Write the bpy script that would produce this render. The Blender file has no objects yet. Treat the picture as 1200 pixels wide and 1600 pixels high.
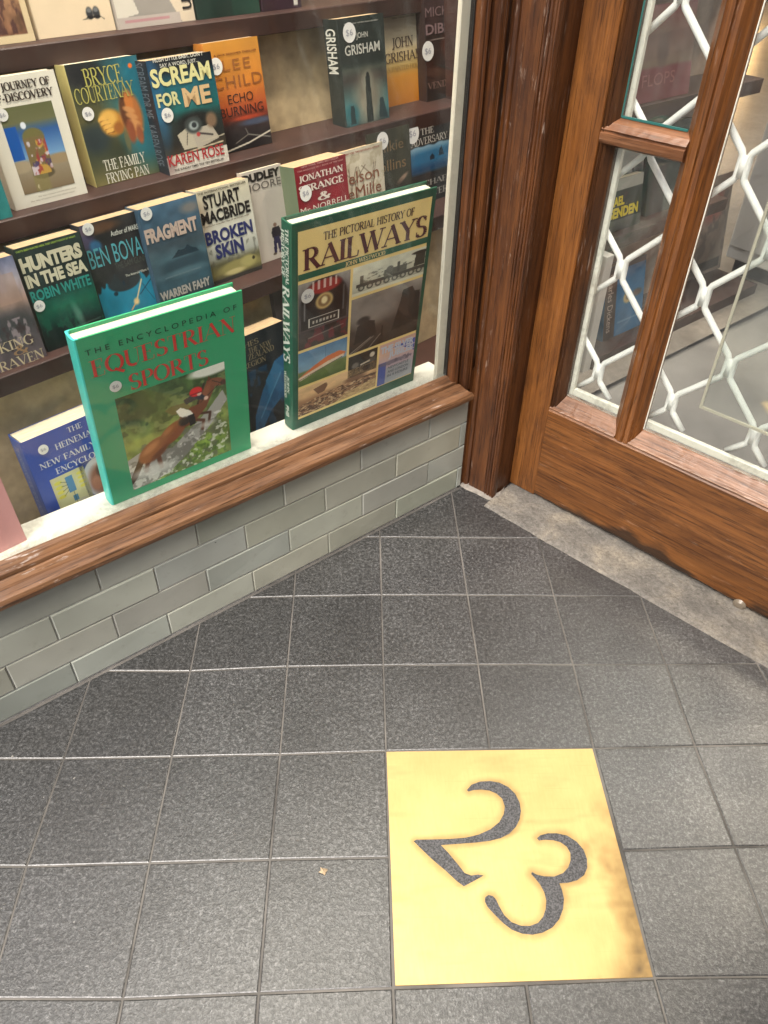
import bpy, math, random
import numpy as np
from mathutils import Vector, Matrix
random.seed(7); rng = np.random.default_rng(7)
SC = bpy.context.scene
COL = SC.collection

# ---------------------------------------------------------------- camera, light, exposure
F_PX = 1202.89
CR = np.array([[0.99943129, -0.02989852, 0.01559414], [-0.00761407, -0.65059261, -0.75938875], [0.03285003, 0.75883814, -0.65045026]])
CC = np.array([-0.034698, -1.05766478, 0.96971859])
cam = bpy.data.cameras.new('camera'); cam.sensor_fit = 'VERTICAL'; cam.sensor_height = 24.0; cam.lens = 24.0 * F_PX / 1600
cam.clip_start = 0.02; cam.clip_end = 300
camo = bpy.data.objects.new('camera', cam); COL.objects.link(camo)
rt, up, bk = CR[0], -CR[1], -CR[2]
camo.matrix_world = Matrix(((rt[0], up[0], bk[0], CC[0]), (rt[1], up[1], bk[1], CC[1]), (rt[2], up[2], bk[2], CC[2]), (0, 0, 0, 1)))
SC.camera = camo

SUN_EL, SUN_AZ = 57.0, 212.0          # azimuth clockwise from +Y: from the street on the camera's left
W = bpy.data.worlds.new('World'); SC.world = W; W.use_nodes = True
nt = W.node_tree
sky = nt.nodes.new('ShaderNodeTexSky'); sky.sky_type = 'NISHITA'; sky.sun_disc = False
sky.sun_elevation = math.radians(SUN_EL); sky.sun_rotation = math.radians(SUN_AZ)
sky.air_density = 1.0; sky.dust_density = 4.0; sky.ozone_density = 0.6
nt.links.new(sky.outputs['Color'], nt.nodes['Background'].inputs['Color'])
nt.nodes['Background'].inputs['Strength'].default_value = 0.15
sl = bpy.data.lights.new('sun', 'SUN'); sl.energy = 3.4; sl.angle = math.radians(38); sl.color = (1.0, 0.95, 0.88)
so = bpy.data.objects.new('sun', sl); COL.objects.link(so)
ee, aa = math.radians(SUN_EL), math.radians(SUN_AZ)
sdir = Vector((math.sin(aa) * math.cos(ee), math.cos(aa) * math.cos(ee), math.sin(ee)))
so.rotation_euler = sdir.to_track_quat('Z', 'Y').to_euler(); so.location = sdir * 10
SC.view_settings.view_transform = 'Standard'; SC.view_settings.look = 'None'
SC.view_settings.gamma = 1.0; SC.view_settings.use_curve_mapping = False
SC.view_settings.exposure = 0.78
SC.cycles.max_bounces = 10; SC.cycles.transparent_max_bounces = 16; SC.cycles.use_denoising = True

# ---------------------------------------------------------------- frames (metres): world = floor tile axes
def frame(o, ang):
    c, s = math.cos(math.radians(ang)), math.sin(math.radians(ang))
    return Matrix(((c, -s, 0, o[0]), (s, c, 0, o[1]), (0, 0, 1, o[2]), (0, 0, 0, 1)))
WA, DA = 36.8186, -45.0
MW = frame((0.16069, 0.14521, 0), WA)          # shop window: x along the wall, y into the shop
MD = frame((0.27274, 0.15645, 0), DA)          # door: x along the door, y into the shop
MS = frame(MW @ Vector((-0.4, 0, 0)), WA + 7)  # display stand inside the window

def ray(u, v):
    d = np.array([(u - 600) / F_PX, (v - 800) / F_PX, 1.0]); return Vector(CR.T @ d)
def hit(u, v, M, y=0.0):
    """measured picture point -> point on the plane y of the frame M"""
    Mi = M.inverted(); o = Mi @ Vector(CC); d = Mi.to_3x3() @ ray(u, v)
    return o + d * ((y - o.y) / d.y)
def hitz(u, v, z):
    d = ray(u, v); o = Vector(CC); return o + d * ((z - o.z) / d.z)

# ---------------------------------------------------------------- object helpers
def s2l(c):
    c = np.asarray(c, float) / 255.0
    return np.where(c <= 0.04045, c / 12.92, ((c + 0.055) / 1.055) ** 2.4)
def rgb(r, g, b): return tuple(float(x) for x in s2l((r, g, b)))

def tag(o, label=None, cat=None, group=None, kind=None):
    if label: o['label'] = label
    if cat: o['category'] = cat
    if group: o['group'] = group
    if kind: o['kind'] = kind
    return o
def empty(name, M, label=None, cat=None, group=None):
    o = bpy.data.objects.new(name, None); COL.objects.link(o); o.empty_display_size = 0.05
    o.matrix_world = M; return tag(o, label, cat, group)
class MB:
    def __init__(s): s.v = []; s.f = []; s.m = []
    def poly(s, pts, mi=0):
        b = len(s.v); s.v += [tuple(p) for p in pts]; s.f.append(tuple(range(b, b + len(pts)))); s.m.append(mi)
    def box(s, a, b, mi=0, bev=0.0):
        (x0, y0, z0), (x1, y1, z1) = a, b
        if bev <= 0:
            c = [(x0,y0,z0),(x1,y0,z0),(x1,y1,z0),(x0,y1,z0),(x0,y0,z1),(x1,y0,z1),(x1,y1,z1),(x0,y1,z1)]
            n = len(s.v); s.v += c
            for f in ((0,3,2,1),(4,5,6,7),(0,1,5,4),(1,2,6,5),(2,3,7,6),(3,0,4,7)): s.f.append(tuple(n+i for i in f)); s.m.append(mi)
            return
        e = bev; n = len(s.v); idx = {}
        for ix, (xo, xi) in enumerate(((x0, x0+e), (x1, x1-e))):
            for iy, (yo, yi) in enumerate(((y0, y0+e), (y1, y1-e))):
                for iz, (zo, zi) in enumerate(((z0, z0+e), (z1, z1-e))):
                    for ax, p in enumerate(((xo,yi,zi),(xi,yo,zi),(xi,yi,zo))):
                        idx[ix,iy,iz,ax] = len(s.v); s.v.append(p)
        def F(*k): s.f.append(tuple(idx[q] for q in k)); s.m.append(mi)
        for i in (0,1):
            r = (lambda q: q[::-1]) if i else (lambda q: q)
            F(*r([(i,0,0,0),(i,0,1,0),(i,1,1,0),(i,1,0,0)])); F(*r([(0,i,0,1),(1,i,0,1),(1,i,1,1),(0,i,1,1)])); F(*r([(0,0,i,2),(0,1,i,2),(1,1,i,2),(1,0,i,2)]))
        for i in (0,1):
            for j in (0,1):
                F((i,j,0,0),(i,j,1,0),(i,j,1,1),(i,j,0,1)); F((i,0,j,0),(i,1,j,0),(i,1,j,2),(i,0,j,2)); F((0,i,j,1),(1,i,j,1),(1,i,j,2),(0,i,j,2))
        for i in (0,1):
            for j in (0,1):
                for k in (0,1): F((i,j,k,0),(i,j,k,1),(i,j,k,2))
    def extrude(s, prof, axis, a, b, n=1, closed=True, mi=0, shear=None, wob=0.0):
        """profile of 2D points swept along axis: 'x' -> prof is (y,z); 'z' -> prof is (x,y)"""
        base = len(s.v); k = len(prof)
        for i in range(n + 1):
            t = i / n
            for (p, q) in prof:
                aa_, bb_ = a, b
                if shear: aa_, bb_ = a + shear[0](p, q), b + shear[1](p, q)
                w = aa_ + (bb_ - aa_) * t
                j1, j2 = (random.uniform(-wob, wob), random.uniform(-wob, wob)) if wob else (0, 0)
                s.v.append((w, p + j1, q + j2) if axis == 'x' else (p + j1, q + j2, w))
        kk = k if closed else k - 1
        for i in range(n):
            for j in range(kk):
                s.f.append((base+i*k+j, base+i*k+(j+1) % k, base+(i+1)*k+(j+1) % k, base+(i+1)*k+j)); s.m.append(mi)
        if closed:
            s.f.append(tuple(base + j for j in range(k))[::-1]); s.m.append(mi)
            s.f.append(tuple(base + n*k + j for j in range(k))); s.m.append(mi)
    def tube(s, pts, r, seg=8, mi=0):
        pts = [Vector(p) for p in pts]; base = len(s.v); n = len(pts)
        for i, p in enumerate(pts):
            d = (pts[min(i+1, n-1)] - pts[max(i-1, 0)]).normalized()
            a = d.cross(Vector((0.0, 1.0, 0.0)));
            if a.length < 1e-3: a = d.cross(Vector((1, 0, 0)))
            a.normalize(); b = d.cross(a)
            for k in range(seg):
                t = 2*math.pi*k/seg; s.v.append(tuple(p + (a*math.cos(t) + b*math.sin(t))*r))
        for i in range(n-1):
            for k in range(seg):
                s.f.append((base+i*seg+k, base+i*seg+(k+1) % seg, base+(i+1)*seg+(k+1) % seg, base+(i+1)*seg+k)); s.m.append(mi)
        s.f.append(tuple(base+k for k in range(seg))); s.m.append(mi)
        s.f.append(tuple(base+(n-1)*seg+k for k in range(seg))[::-1]); s.m.append(mi)
    def build(s, name, mats, parent=None, M=None, smooth=False, fix=True):
        me = bpy.data.meshes.new(name); me.from_pydata(s.v, [], s.f)
        for m in (mats if isinstance(mats, (list, tuple)) else [mats]): me.materials.append(m)
        me.polygons.foreach_set('material_index', s.m)
        if fix:
            import bmesh
            bm = bmesh.new(); bm.from_mesh(me); bmesh.ops.recalc_face_normals(bm, faces=bm.faces); bm.to_mesh(me); bm.free()
        if smooth: me.polygons.foreach_set('use_smooth', [True] * len(me.polygons))
        me.update()
        o = bpy.data.objects.new(name, me); COL.objects.link(o)
        if parent is not None: o.parent = parent
        if M is not None:
            if parent is None: o.matrix_world = M
            else: o.matrix_local = M
        return o
def bevel(o, w, seg=2, ang=40):
    m = o.modifiers.new('bevel', 'BEVEL'); m.width = w; m.segments = seg; m.limit_method = 'ANGLE'; m.angle_limit = math.radians(ang); m.harden_normals = False
    return o

# ---------------------------------------------------------------- materials
def newmat(name):
    m = bpy.data.materials.new(name); m.use_nodes = True
    t = m.node_tree; b = t.nodes['Principled BSDF']; return m, t, b
def N(t, typ, **kw):
    n = t.nodes.new(typ)
    for k, v in kw.items():
        if k in n.inputs: n.inputs[k].default_value = v
        else: setattr(n, k, v)
    return n
def L(t, a, b): t.links.new(a, b)
def ramp(t, fac, stops, interp='LINEAR'):
    r = t.nodes.new('ShaderNodeValToRGB'); r.color_ramp.interpolation = interp
    while len(r.color_ramp.elements) < len(stops): r.color_ramp.elements.new(0.5)
    for e, (p, c) in zip(r.color_ramp.elements, stops):
        e.position = p; e.color = (*c, 1) if len(c) == 3 else c
    L(t, fac, r.inputs['Fac']); return r
def coords(t, scale=(1, 1, 1), out='Object', loc=(0, 0, 0)):
    tc = t.nodes.new('ShaderNodeTexCoord'); mp = t.nodes.new('ShaderNodeMapping'); mp.inputs['Scale'].default_value = scale; mp.inputs['Location'].default_value = loc
    L(t, tc.outputs[out], mp.inputs['Vector']); return mp.outputs['Vector']
def noise(t, vec, scale, detail=4, rough=0.55, dist=0.0):
    n = N(t, 'ShaderNodeTexNoise'); n.inputs['Scale'].default_value = scale; n.inputs['Detail'].default_value = detail
    n.inputs['Roughness'].default_value = rough; n.inputs['Distortion'].default_value = dist; L(t, vec, n.inputs['Vector']); return n.outputs['Fac']
def mixc(t, fac, a, b, blend='MIX'):
    n = t.nodes.new('ShaderNodeMix'); n.data_type = 'RGBA'; n.blend_type = blend
    for sock, val in ((n.inputs[0], fac), (n.inputs[6], a), (n.inputs[7], b)):
        if isinstance(val, bpy.types.NodeSocket): L(t, val, sock)
        elif isinstance(val, (int, float)): sock.default_value = val
        else: sock.default_value = (*val, 1) if len(val) == 3 else val
    return n.outputs[2]
def mth(t, op, a, b=None, clamp=False):
    n = t.nodes.new('ShaderNodeMath'); n.operation = op; n.use_clamp = clamp
    for i, val in enumerate((a, b)):
        if val is None: continue
        if isinstance(val, bpy.types.NodeSocket): L(t, val, n.inputs[i])
        else: n.inputs[i].default_value = val
    return n.outputs[0]
def bump(t, b, h, strength, dist=0.002):
    n = t.nodes.new('ShaderNodeBump'); n.inputs['Strength'].default_value = strength; n.inputs['Distance'].default_value = dist
    L(t, h, n.inputs['Height']); L(t, n.outputs['Normal'], b.inputs['Normal'])
def plain(name, c, rough=0.5, metal=0.0, spec=0.5, var=0.0, vscale=30.0):
    m, t, b = newmat(name); b.inputs['Roughness'].default_value = rough; b.inputs['Metallic'].default_value = metal; b.inputs['Specular IOR Level'].default_value = spec
    if var:
        n = noise(t, coords(t), vscale, 5)
        lo = tuple(x * (1 - var) for x in c); hi = tuple(min(1, x * (1 + var)) for x in c)
        L(t, ramp(t, n, [(0.3, lo), (0.7, hi)]).outputs[0], b.inputs['Base Color'])
    else: b.inputs['Base Color'].default_value = (*c, 1)
    return m
def wood(name, axis, dark, mid, light, rough=0.38, wear=0.12, wearcol=(0.42, 0.33, 0.27), rot=None, bumps=0.5):
    """varnished oak; fibres run along the object's own axis"""
    m, t, b = newmat(name)
    def sc(a, c): return (a, c, c) if axis == 'x' else (c, c, a) if axis == 'z' else (c, a, c)
    f1 = noise(t, coords(t, sc(3.5, 115)), 1.0, 6, 0.66, 0.2)
    f2 = noise(t, coords(t, sc(14, 420)), 1.0, 3, 0.6)
    mo = noise(t, coords(t, sc(6, 20)), 1.0, 5, 0.65, 0.8)
    base = ramp(t, f1, [(0.22, dark), (0.44, mid), (0.76, light)]).outputs[0]
    mot = ramp(t, mo, [(0.30, (0.36, 0.31, 0.28)), (0.52, (0.9, 0.88, 0.86)), (0.72, (1.22, 1.18, 1.1))]).outputs[0]
    c = mixc(t, 0.75, base, mot, 'MULTIPLY')
    por = ramp(t, f2, [(0.36, (1, 1, 1)), (0.45, (0, 0, 0))]).outputs[0]
    c = mixc(t, mth(t, 'MULTIPLY', por, 0.6), c, tuple(x * 0.35 for x in dark))
    if wear:
        w1 = noise(t, coords(t, sc(22, 150)), 1.0, 5, 0.7); w2 = noise(t, coords(t), 7.0, 3)
        wm = mth(t, 'MULTIPLY', ramp(t, w1, [(0.60, (0, 0, 0)), (0.70, (1, 1, 1))]).outputs[0], ramp(t, w2, [(0.42, (0, 0, 0)), (0.62, (1, 1, 1))]).outputs[0])
        c = mixc(t, mth(t, 'MULTIPLY', wm, min(1, wear * 5)), c, wearcol)
    if rot:     # damp black rot at the foot with a ragged upper edge: (height, where along x it rises)
        tc = t.nodes.new('ShaderNodeTexCoord'); sp = t.nodes.new('ShaderNodeSeparateXYZ'); L(t, tc.outputs['Object'], sp.inputs[0])
        rn = noise(t, coords(t, sc(9, 38)), 1.0, 6, 0.7)
        ln = noise(t, coords(t, (5.5, 0.1, 0.1)), 1.0, 2)
        h = mth(t, 'ADD', mth(t, 'MULTIPLY', mth(t, 'SUBTRACT', rn, 0.5), 0.06), mth(t, 'MULTIPLY', mth(t, 'SUBTRACT', ln, 0.38), 0.16))
        dz = mth(t, 'SUBTRACT', mth(t, 'ADD', h, rot), sp.outputs['Z'])
        rm = mth(t, 'MULTIPLY', dz, 60, True)
        c = mixc(t, mth(t, 'MULTIPLY', rm, 0.86), c, (0.013, 0.009, 0.007))
    L(t, c, b.inputs['Base Color'])
    L(t, ramp(t, mo, [(0.3, (rough + .14,) * 3), (0.7, (rough - .06,) * 3)]).outputs[0], b.inputs['Roughness'])
    hh = mth(t, 'ADD', mth(t, 'MULTIPLY', f2, 0.6), mth(t, 'MULTIPLY', f1, 0.7)); bump(t, b, hh, bumps, 0.0016)
    return m
DK, MI, LI = (0.030, 0.0095, 0.0028), (0.135, 0.046, 0.0125), (0.27, 0.104, 0.028)
M_post = wood('oak_upright', 'z', (0.022, 0.0075, 0.0025), (0.080, 0.0275, 0.0085), (0.155, 0.058, 0.017), wear=0.12)
M_stile = wood('oak_stile', 'z', (0.05, 0.016, 0.004), (0.16, 0.058, 0.0135), (0.285, 0.114, 0.029), rough=0.36, wear=0.04)
M_rail = wood('oak_rail', 'x', (0.045, 0.0145, 0.004), (0.145, 0.053, 0.0125), (0.265, 0.106, 0.027), rough=0.36, wear=0.06, rot=0.008)
M_bead = wood('weathered_sheen_bead', 'x', (0.07, 0.031, 0.015), (0.21, 0.105, 0.058), (0.32, 0.175, 0.105), rough=0.30, wear=0.10, wearcol=(0.55, 0.46, 0.38), bumps=0.35)  # weathered wood whose pale pink tone also carries painted sky sheen
M_sill = wood('weathered_sill', 'x', (0.04, 0.017, 0.008), (0.155, 0.074, 0.034), (0.28, 0.150, 0.078), rough=0.36, wear=0.20, wearcol=(0.45, 0.38, 0.33))
M_darkbead = wood('dark_bead', 'z', (0.016, 0.006, 0.002), (0.060, 0.023, 0.0085), (0.12, 0.05, 0.017), wear=0.14)
M_bar = wood('oak_bar', 'x', (0.03, 0.011, 0.004), (0.15, 0.058, 0.022), (0.29, 0.14, 0.07), rough=0.32, wear=0.14)
M_mul = wood('oak_mullion', 'z', (0.035, 0.012, 0.0035), (0.145, 0.052, 0.014), (0.27, 0.108, 0.03), rough=0.30, wear=0.05)

def paintmat(name, c, dirt=(0.30, 0.27, 0.22), amt=0.5, scale=14):
    m, t, b = newmat(name); n1 = noise(t, coords(t), scale, 6, 0.65); n2 = noise(t, coords(t), scale * 9, 4, 0.7)
    k = mth(t, 'ADD', mth(t, 'MULTIPLY', n1, 0.7), mth(t, 'MULTIPLY', n2, 0.3))
    cc = ramp(t, k, [(0.34, dirt), (0.44, tuple(0.5 * (x + y) for x, y in zip(c, dirt))), (0.50, c)]).outputs[0]
    L(t, mixc(t, amt, c, cc), b.inputs['Base Color']); b.inputs['Roughness'].default_value = 0.42; bump(t, b, n2, 0.2, 0.001); return m
M_white = paintmat('chipped_white_paint', (0.70, 0.68, 0.60), amt=0.65)
M_cream = paintmat('cream_paint', (0.74, 0.69, 0.58), amt=0.25)
M_grille = paintmat('white_enamel', (0.80, 0.80, 0.78), amt=0.12)
M_teal = plain('teal_paint', (0.02, 0.115, 0.105), 0.4)
M_black = plain('black_paint_line', (0.012, 0.010, 0.009), 0.6)

# granite floor tile: two scales of light flecks on dark stone, a tone per tile
M_gran, t, b = newmat('dark_granite')
vc = coords(t, (1, 1, 1))
n1 = noise(t, coords(t, (1, 1, 1)), 200, 3, 0.75, 0.3); n2 = noise(t, vc, 430, 2, 0.8); n3 = noise(t, vc, 5, 5, 0.65); n4 = noise(t, vc, 75, 4, 0.7, 0.5)
k = mth(t, 'ADD', mth(t, 'MULTIPLY', n1, 0.62), mth(t, 'MULTIPLY', n2, 0.38))
cg = ramp(t, k, [(0.36, (0.013, 0.013, 0.0133)), (0.47, (0.028, 0.0282, 0.0286)), (0.57, (0.075, 0.0753, 0.0758)), (0.69, (0.175, 0.175, 0.176))]).outputs[0]
cg = mixc(t, 1.0, cg, ramp(t, n4, [(0.3, (0.75,) * 3), (0.7, (1.25,) * 3)]).outputs[0], 'MULTIPLY')
cg = mixc(t, 1.0, cg, ramp(t, n3, [(0.32, (0.70, 0.69, 0.68)), (0.68, (1.2, 1.2, 1.2))]).outputs[0], 'MULTIPLY')
at = N(t, 'ShaderNodeAttribute', attribute_name='Tone'); cg = mixc(t, 1.0, cg, at.outputs['Color'], 'MULTIPLY')
wsp = ramp(t, noise(t, vc, 95, 2, 0.5), [(0.775, (0, 0, 0)), (0.80, (1, 1, 1))]).outputs[0]; cg = mixc(t, mth(t, 'MULTIPLY', wsp, 0.7), cg, (0.42, 0.40, 0.36))
L(t, cg, b.inputs['Base Color'])
L(t, ramp(t, k, [(0.35, (0.42,) * 3), (0.65, (0.33,) * 3)]).outputs[0], b.inputs['Roughness']); b.inputs['Specular IOR Level'].default_value = 1.0
bump(t, b, mth(t, 'ADD', k, mth(t, 'MULTIPLY', n4, 0.5)), 0.42, 0.0018)
M_grout = plain('grey_grout', (0.105, 0.098, 0.089), 0.85, var=0.55, vscale=8)
M_mortar = plain('pale_mortar', (0.48, 0.46, 0.42), 0.8, var=0.3, vscale=50)

# glazed wall tile
M_glaze, t, b = newmat('grey_green_glaze')
vc = coords(t); n1 = noise(t, vc, 6, 3); n2 = noise(t, vc, 45, 4, 0.7)
cg = ramp(t, n1, [(0.3, (0.30, 0.312, 0.275)), (0.7, (0.395, 0.41, 0.365))]).outputs[0]
at = N(t, 'ShaderNodeAttribute', attribute_name='Tone'); cg = mixc(t, 1.0, cg, at.outputs['Color'], 'MULTIPLY')
sp = ramp(t, noise(t, vc, 70, 2, 0.5), [(0.76, (0, 0, 0)), (0.80, (1, 1, 1))]).outputs[0]
cg = mixc(t, mth(t, 'MULTIPLY', sp, 0.8), cg, (0.03, 0.03, 0.025))
st = ramp(t, n2, [(0.58, (0, 0, 0)), (0.75, (1, 1, 1))]).outputs[0]
cg = mixc(t, mth(t, 'MULTIPLY', st, 0.25), cg, (0.16, 0.15, 0.12))
L(t, cg, b.inputs['Base Color']); b.inputs['Roughness'].default_value = 0.20; b.inputs['Coat Weight'].default_value = 0.3; b.inputs['Coat Roughness'].default_value = 0.1
bump(t, b, mth(t, 'ADD', n1, mth(t, 'MULTIPLY', n2, 0.12)), 0.10, 0.01)

# threshold stone
M_stone, t, b = newmat('worn_threshold_stone')
vc = coords(t); n1 = noise(t, vc, 11, 6, 0.65, 0.4); n2 = noise(t, vc, 160, 5, 0.75); n3 = noise(t, vc, 30, 4, 0.6)
cg = ramp(t, n1, [(0.34, (0.115, 0.107, 0.097)), (0.52, (0.16, 0.147, 0.130)), (0.70, (0.25, 0.22, 0.175))]).outputs[0]
cg = mixc(t, 0.8, cg, ramp(t, n2, [(0.34, (0.55, 0.53, 0.51)), (0.5, (0.95,) * 3), (0.66, (1.35,) * 3)]).outputs[0], 'MULTIPLY')
L(t, cg, b.inputs['Base Color']); b.inputs['Roughness'].default_value = 0.8
bump(t, b, mth(t, 'ADD', n2, mth(t, 'MULTIPLY', n3, 1.5)), 0.8, 0.003)

# glass: clear pane with a grazing reflection and a film of grime that thickens towards the foot of the pane
def glassmat(name, grime, zfoot, refl=0.05):
    m, t, b = newmat(name); out = t.nodes['Material Output']; t.nodes.remove(b)
    tr = t.nodes.new('ShaderNodeBsdfTransparent'); tr.inputs['Color'].default_value = (0.965, 0.98, 0.97, 1)
    gl = t.nodes.new('ShaderNodeBsdfGlossy'); gl.inputs['Roughness'].default_value = 0.015
    lw = t.nodes.new('ShaderNodeLayerWeight'); lw.inputs['Blend'].default_value = 0.5
    fr = mth(t, 'ADD', mth(t, 'MULTIPLY', mth(t, 'POWER', lw.outputs['Facing'], 5.0), 0.9), refl)
    mx = t.nodes.new('ShaderNodeMixShader'); L(t, fr, mx.inputs[0]); L(t, tr.outputs[0], mx.inputs[1]); L(t, gl.outputs[0], mx.inputs[2])
    df = t.nodes.new('ShaderNodeBsdfDiffuse'); df.inputs['Color'].default_value = (0.62, 0.62, 0.56, 1)
    tc = t.nodes.new('ShaderNodeTexCoord'); sx = t.nodes.new('ShaderNodeSeparateXYZ'); L(t, tc.outputs['Object'], sx.inputs[0])
    n1 = noise(t, coords(t), 16, 6, 0.7, 0.6); n2 = noise(t, coords(t, (60, 60, 5)), 1, 4, 0.7)
    foot = mth(t, 'MULTIPLY', mth(t, 'SUBTRACT', mth(t, 'ADD', zfoot, mth(t, 'MULTIPLY', mth(t, 'SUBTRACT', n1, 0.45), 0.05)), sx.outputs['Z']), 42, True)
    film = mth(t, 'ADD', mth(t, 'MULTIPLY', foot, 0.42), mth(t, 'MULTIPLY', ramp(t, mth(t, 'ADD', mth(t, 'MULTIPLY', n1, .5), mth(t, 'MULTIPLY', n2, .5)), [(0.4, (0, 0, 0)), (0.75, (1, 1, 1))]).outputs[0], grime), True)
    mx2 = t.nodes.new('ShaderNodeMixShader'); L(t, film, mx2.inputs[0]); L(t, mx.outputs[0], mx2.inputs[1]); L(t, df.outputs[0], mx2.inputs[2])
    L(t, mx2.outputs[0], out.inputs['Surface']); return m
M_glass = glassmat('window_glass', 0.030, 0.268, 0.036)
M_dglass = glassmat('door_glass', 0.06, 0.240, 0.06)

M_brown = plain('brown_shelf_paint', (0.036, 0.014, 0.011), 0.55, var=0.3, vscale=18)
M_board = plain('hardboard', (0.46, 0.345, 0.20), 0.6, var=0.22, vscale=40)
def papermat(name, c):
    m, t, b = newmat(name); n1 = noise(t, coords(t, (14, 1500, 14)), 1, 3, 0.6); n2 = noise(t, coords(t, (60, 260, 60)), 1, 3)
    k = mth(t, 'ADD', mth(t, 'MULTIPLY', n1, 0.6), mth(t, 'MULTIPLY', n2, 0.4))
    L(t, ramp(t, k, [(0.32, tuple(x*0.62 for x in c)), (0.55, c), (0.72, tuple(min(1, x*1.1) for x in c))]).outputs[0], b.inputs['Base Color']); b.inputs['Roughness'].default_value = 0.85; return m
M_paper = papermat('page_paper', (0.62, 0.54, 0.40)); M_white_paper = papermat('white_page_paper', (0.66, 0.62, 0.51)); M_tan_paper = papermat('aged_page_paper', (0.47, 0.325, 0.185))
M_print, t, b = newmat('printed_cover'); at = N(t, 'ShaderNodeAttribute', attribute_name='Col'); L(t, at.outputs['Color'], b.inputs['Base Color'])
b.inputs['Roughness'].default_value = 0.34; b.inputs['Specular IOR Level'].default_value = 0.45
_ink = {}
def ink(c, rough=0.36):
    c = tuple(int(x) for x in c)
    if c not in _ink: _ink[c] = plain('ink_%d_%d_%d' % c, rgb(*c), rough)
    return _ink[c]

# ---------------------------------------------------------------- printed pictures: numpy canvas -> colour attribute on a fine grid
class Canvas:
    def __init__(s, nx, ny, c=(128, 128, 128)):
        s.nx, s.ny = nx, ny; s.a = np.empty((ny, nx, 3)); s.a[:] = c
        x = np.arange(nx) / (nx - 1); y = np.arange(ny) / (ny - 1); s.X, s.Y = np.meshgrid(x, y); s.asp = 1.0
    def grad(s, stops, x0=0, x1=1, y0=0, y1=1, horiz=False):
        m = (s.X >= x0) & (s.X <= x1) & (s.Y >= y0) & (s.Y <= y1); tt = (s.X - x0) / (x1 - x0) if horiz else (s.Y - y0) / (y1 - y0)
        ps = [p for p, _ in stops]
        for k in range(3): s.a[..., k] = np.where(m, np.interp(tt, ps, [c[k] for _, c in stops]), s.a[..., k])
        return s
    def put(s, m, c, al=1.0):
        m = np.clip(m, 0, 1)[..., None] * al; s.a = s.a * (1 - m) + np.array(c, float) * m; return s
    def blob(s, cx, cy, rx, ry, c, soft=0.25, al=1.0, ang=0):
        ca, sa = math.cos(math.radians(ang)), math.sin(math.radians(ang)); dx, dy = s.X - cx, s.Y - cy
        d = np.sqrt(((dx*ca + dy*sa) / rx) ** 2 + ((-dx*sa + dy*ca) / ry) ** 2); return s.put((1 - d) / soft + 0.5, c, al)
    def rect(s, x0, y0, x1, y1, c, al=1.0): return s.put(((s.X >= x0) & (s.X <= x1) & (s.Y >= y0) & (s.Y <= y1)).astype(float), c, al)
    def poly(s, pts, c, al=1.0):
        ins = np.zeros(s.X.shape, bool); n = len(pts)
        for i in range(n):
            (x0, y0), (x1, y1) = pts[i], pts[(i+1) % n]
            if y0 == y1: continue
            ins ^= ((s.Y >= min(y0, y1)) & (s.Y < max(y0, y1)) & (s.X < (x1-x0)*(s.Y-y0)/(y1-y0)+x0))
        return s.put(ins.astype(float), c, al)
    def line(s, pts, w, c, al=1.0):
        m = np.zeros(s.X.shape)
        for (x0, y0), (x1, y1) in zip(pts, pts[1:]):
            dx, dy = x1-x0, y1-y0; q = np.clip(((s.X-x0)*dx + (s.Y-y0)*dy) / (dx*dx+dy*dy+1e-9), 0, 1)
            d = np.hypot(s.X - x0 - q*dx, s.Y - y0 - q*dy); m = np.maximum(m, np.clip((w - d) / (w*0.5), 0, 1))
        return s.put(m, c, al)
    def field(s, f, seed=0, fy=None):
        r = np.random.default_rng(seed); fy = fy or f; g = r.random((int(fy) + 2, int(f) + 2)); x = s.X * f; y = s.Y * fy
        i = x.astype(int); j = y.astype(int); u = x - i; v = y - j; u = u*u*(3-2*u); v = v*v*(3-2*v)
        return (g[j, i]*(1-u) + g[j, i+1]*u)*(1-v) + (g[j+1, i]*(1-u) + g[j+1, i+1]*u)*v
    def fbm(s, f, seed=0, fy=None): return sum(s.field(f*2**k, seed+k, (fy or f)*2**k) / 2**k for k in range(3)) / 1.75
    def mottle(s, f, amp, seed=0, fy=None, mask=None):
        n = (s.fbm(f, seed, fy) - 0.5) * 2 * amp; n = n if mask is None else n * mask; s.a = s.a * (1 + n[..., None]); return s
    def patch(s, f, thr, c, seed=0, al=1.0, mask=None, fy=None, soft=0.08):
        m = np.clip((s.fbm(f, seed, fy) - thr) / soft, 0, 1); return s.put(m if mask is None else m * mask, c, al)
    def mask(s, x0, y0, x1, y1): return ((s.X >= x0) & (s.X <= x1) & (s.Y >= y0) & (s.Y <= y1)).astype(float)

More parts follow.
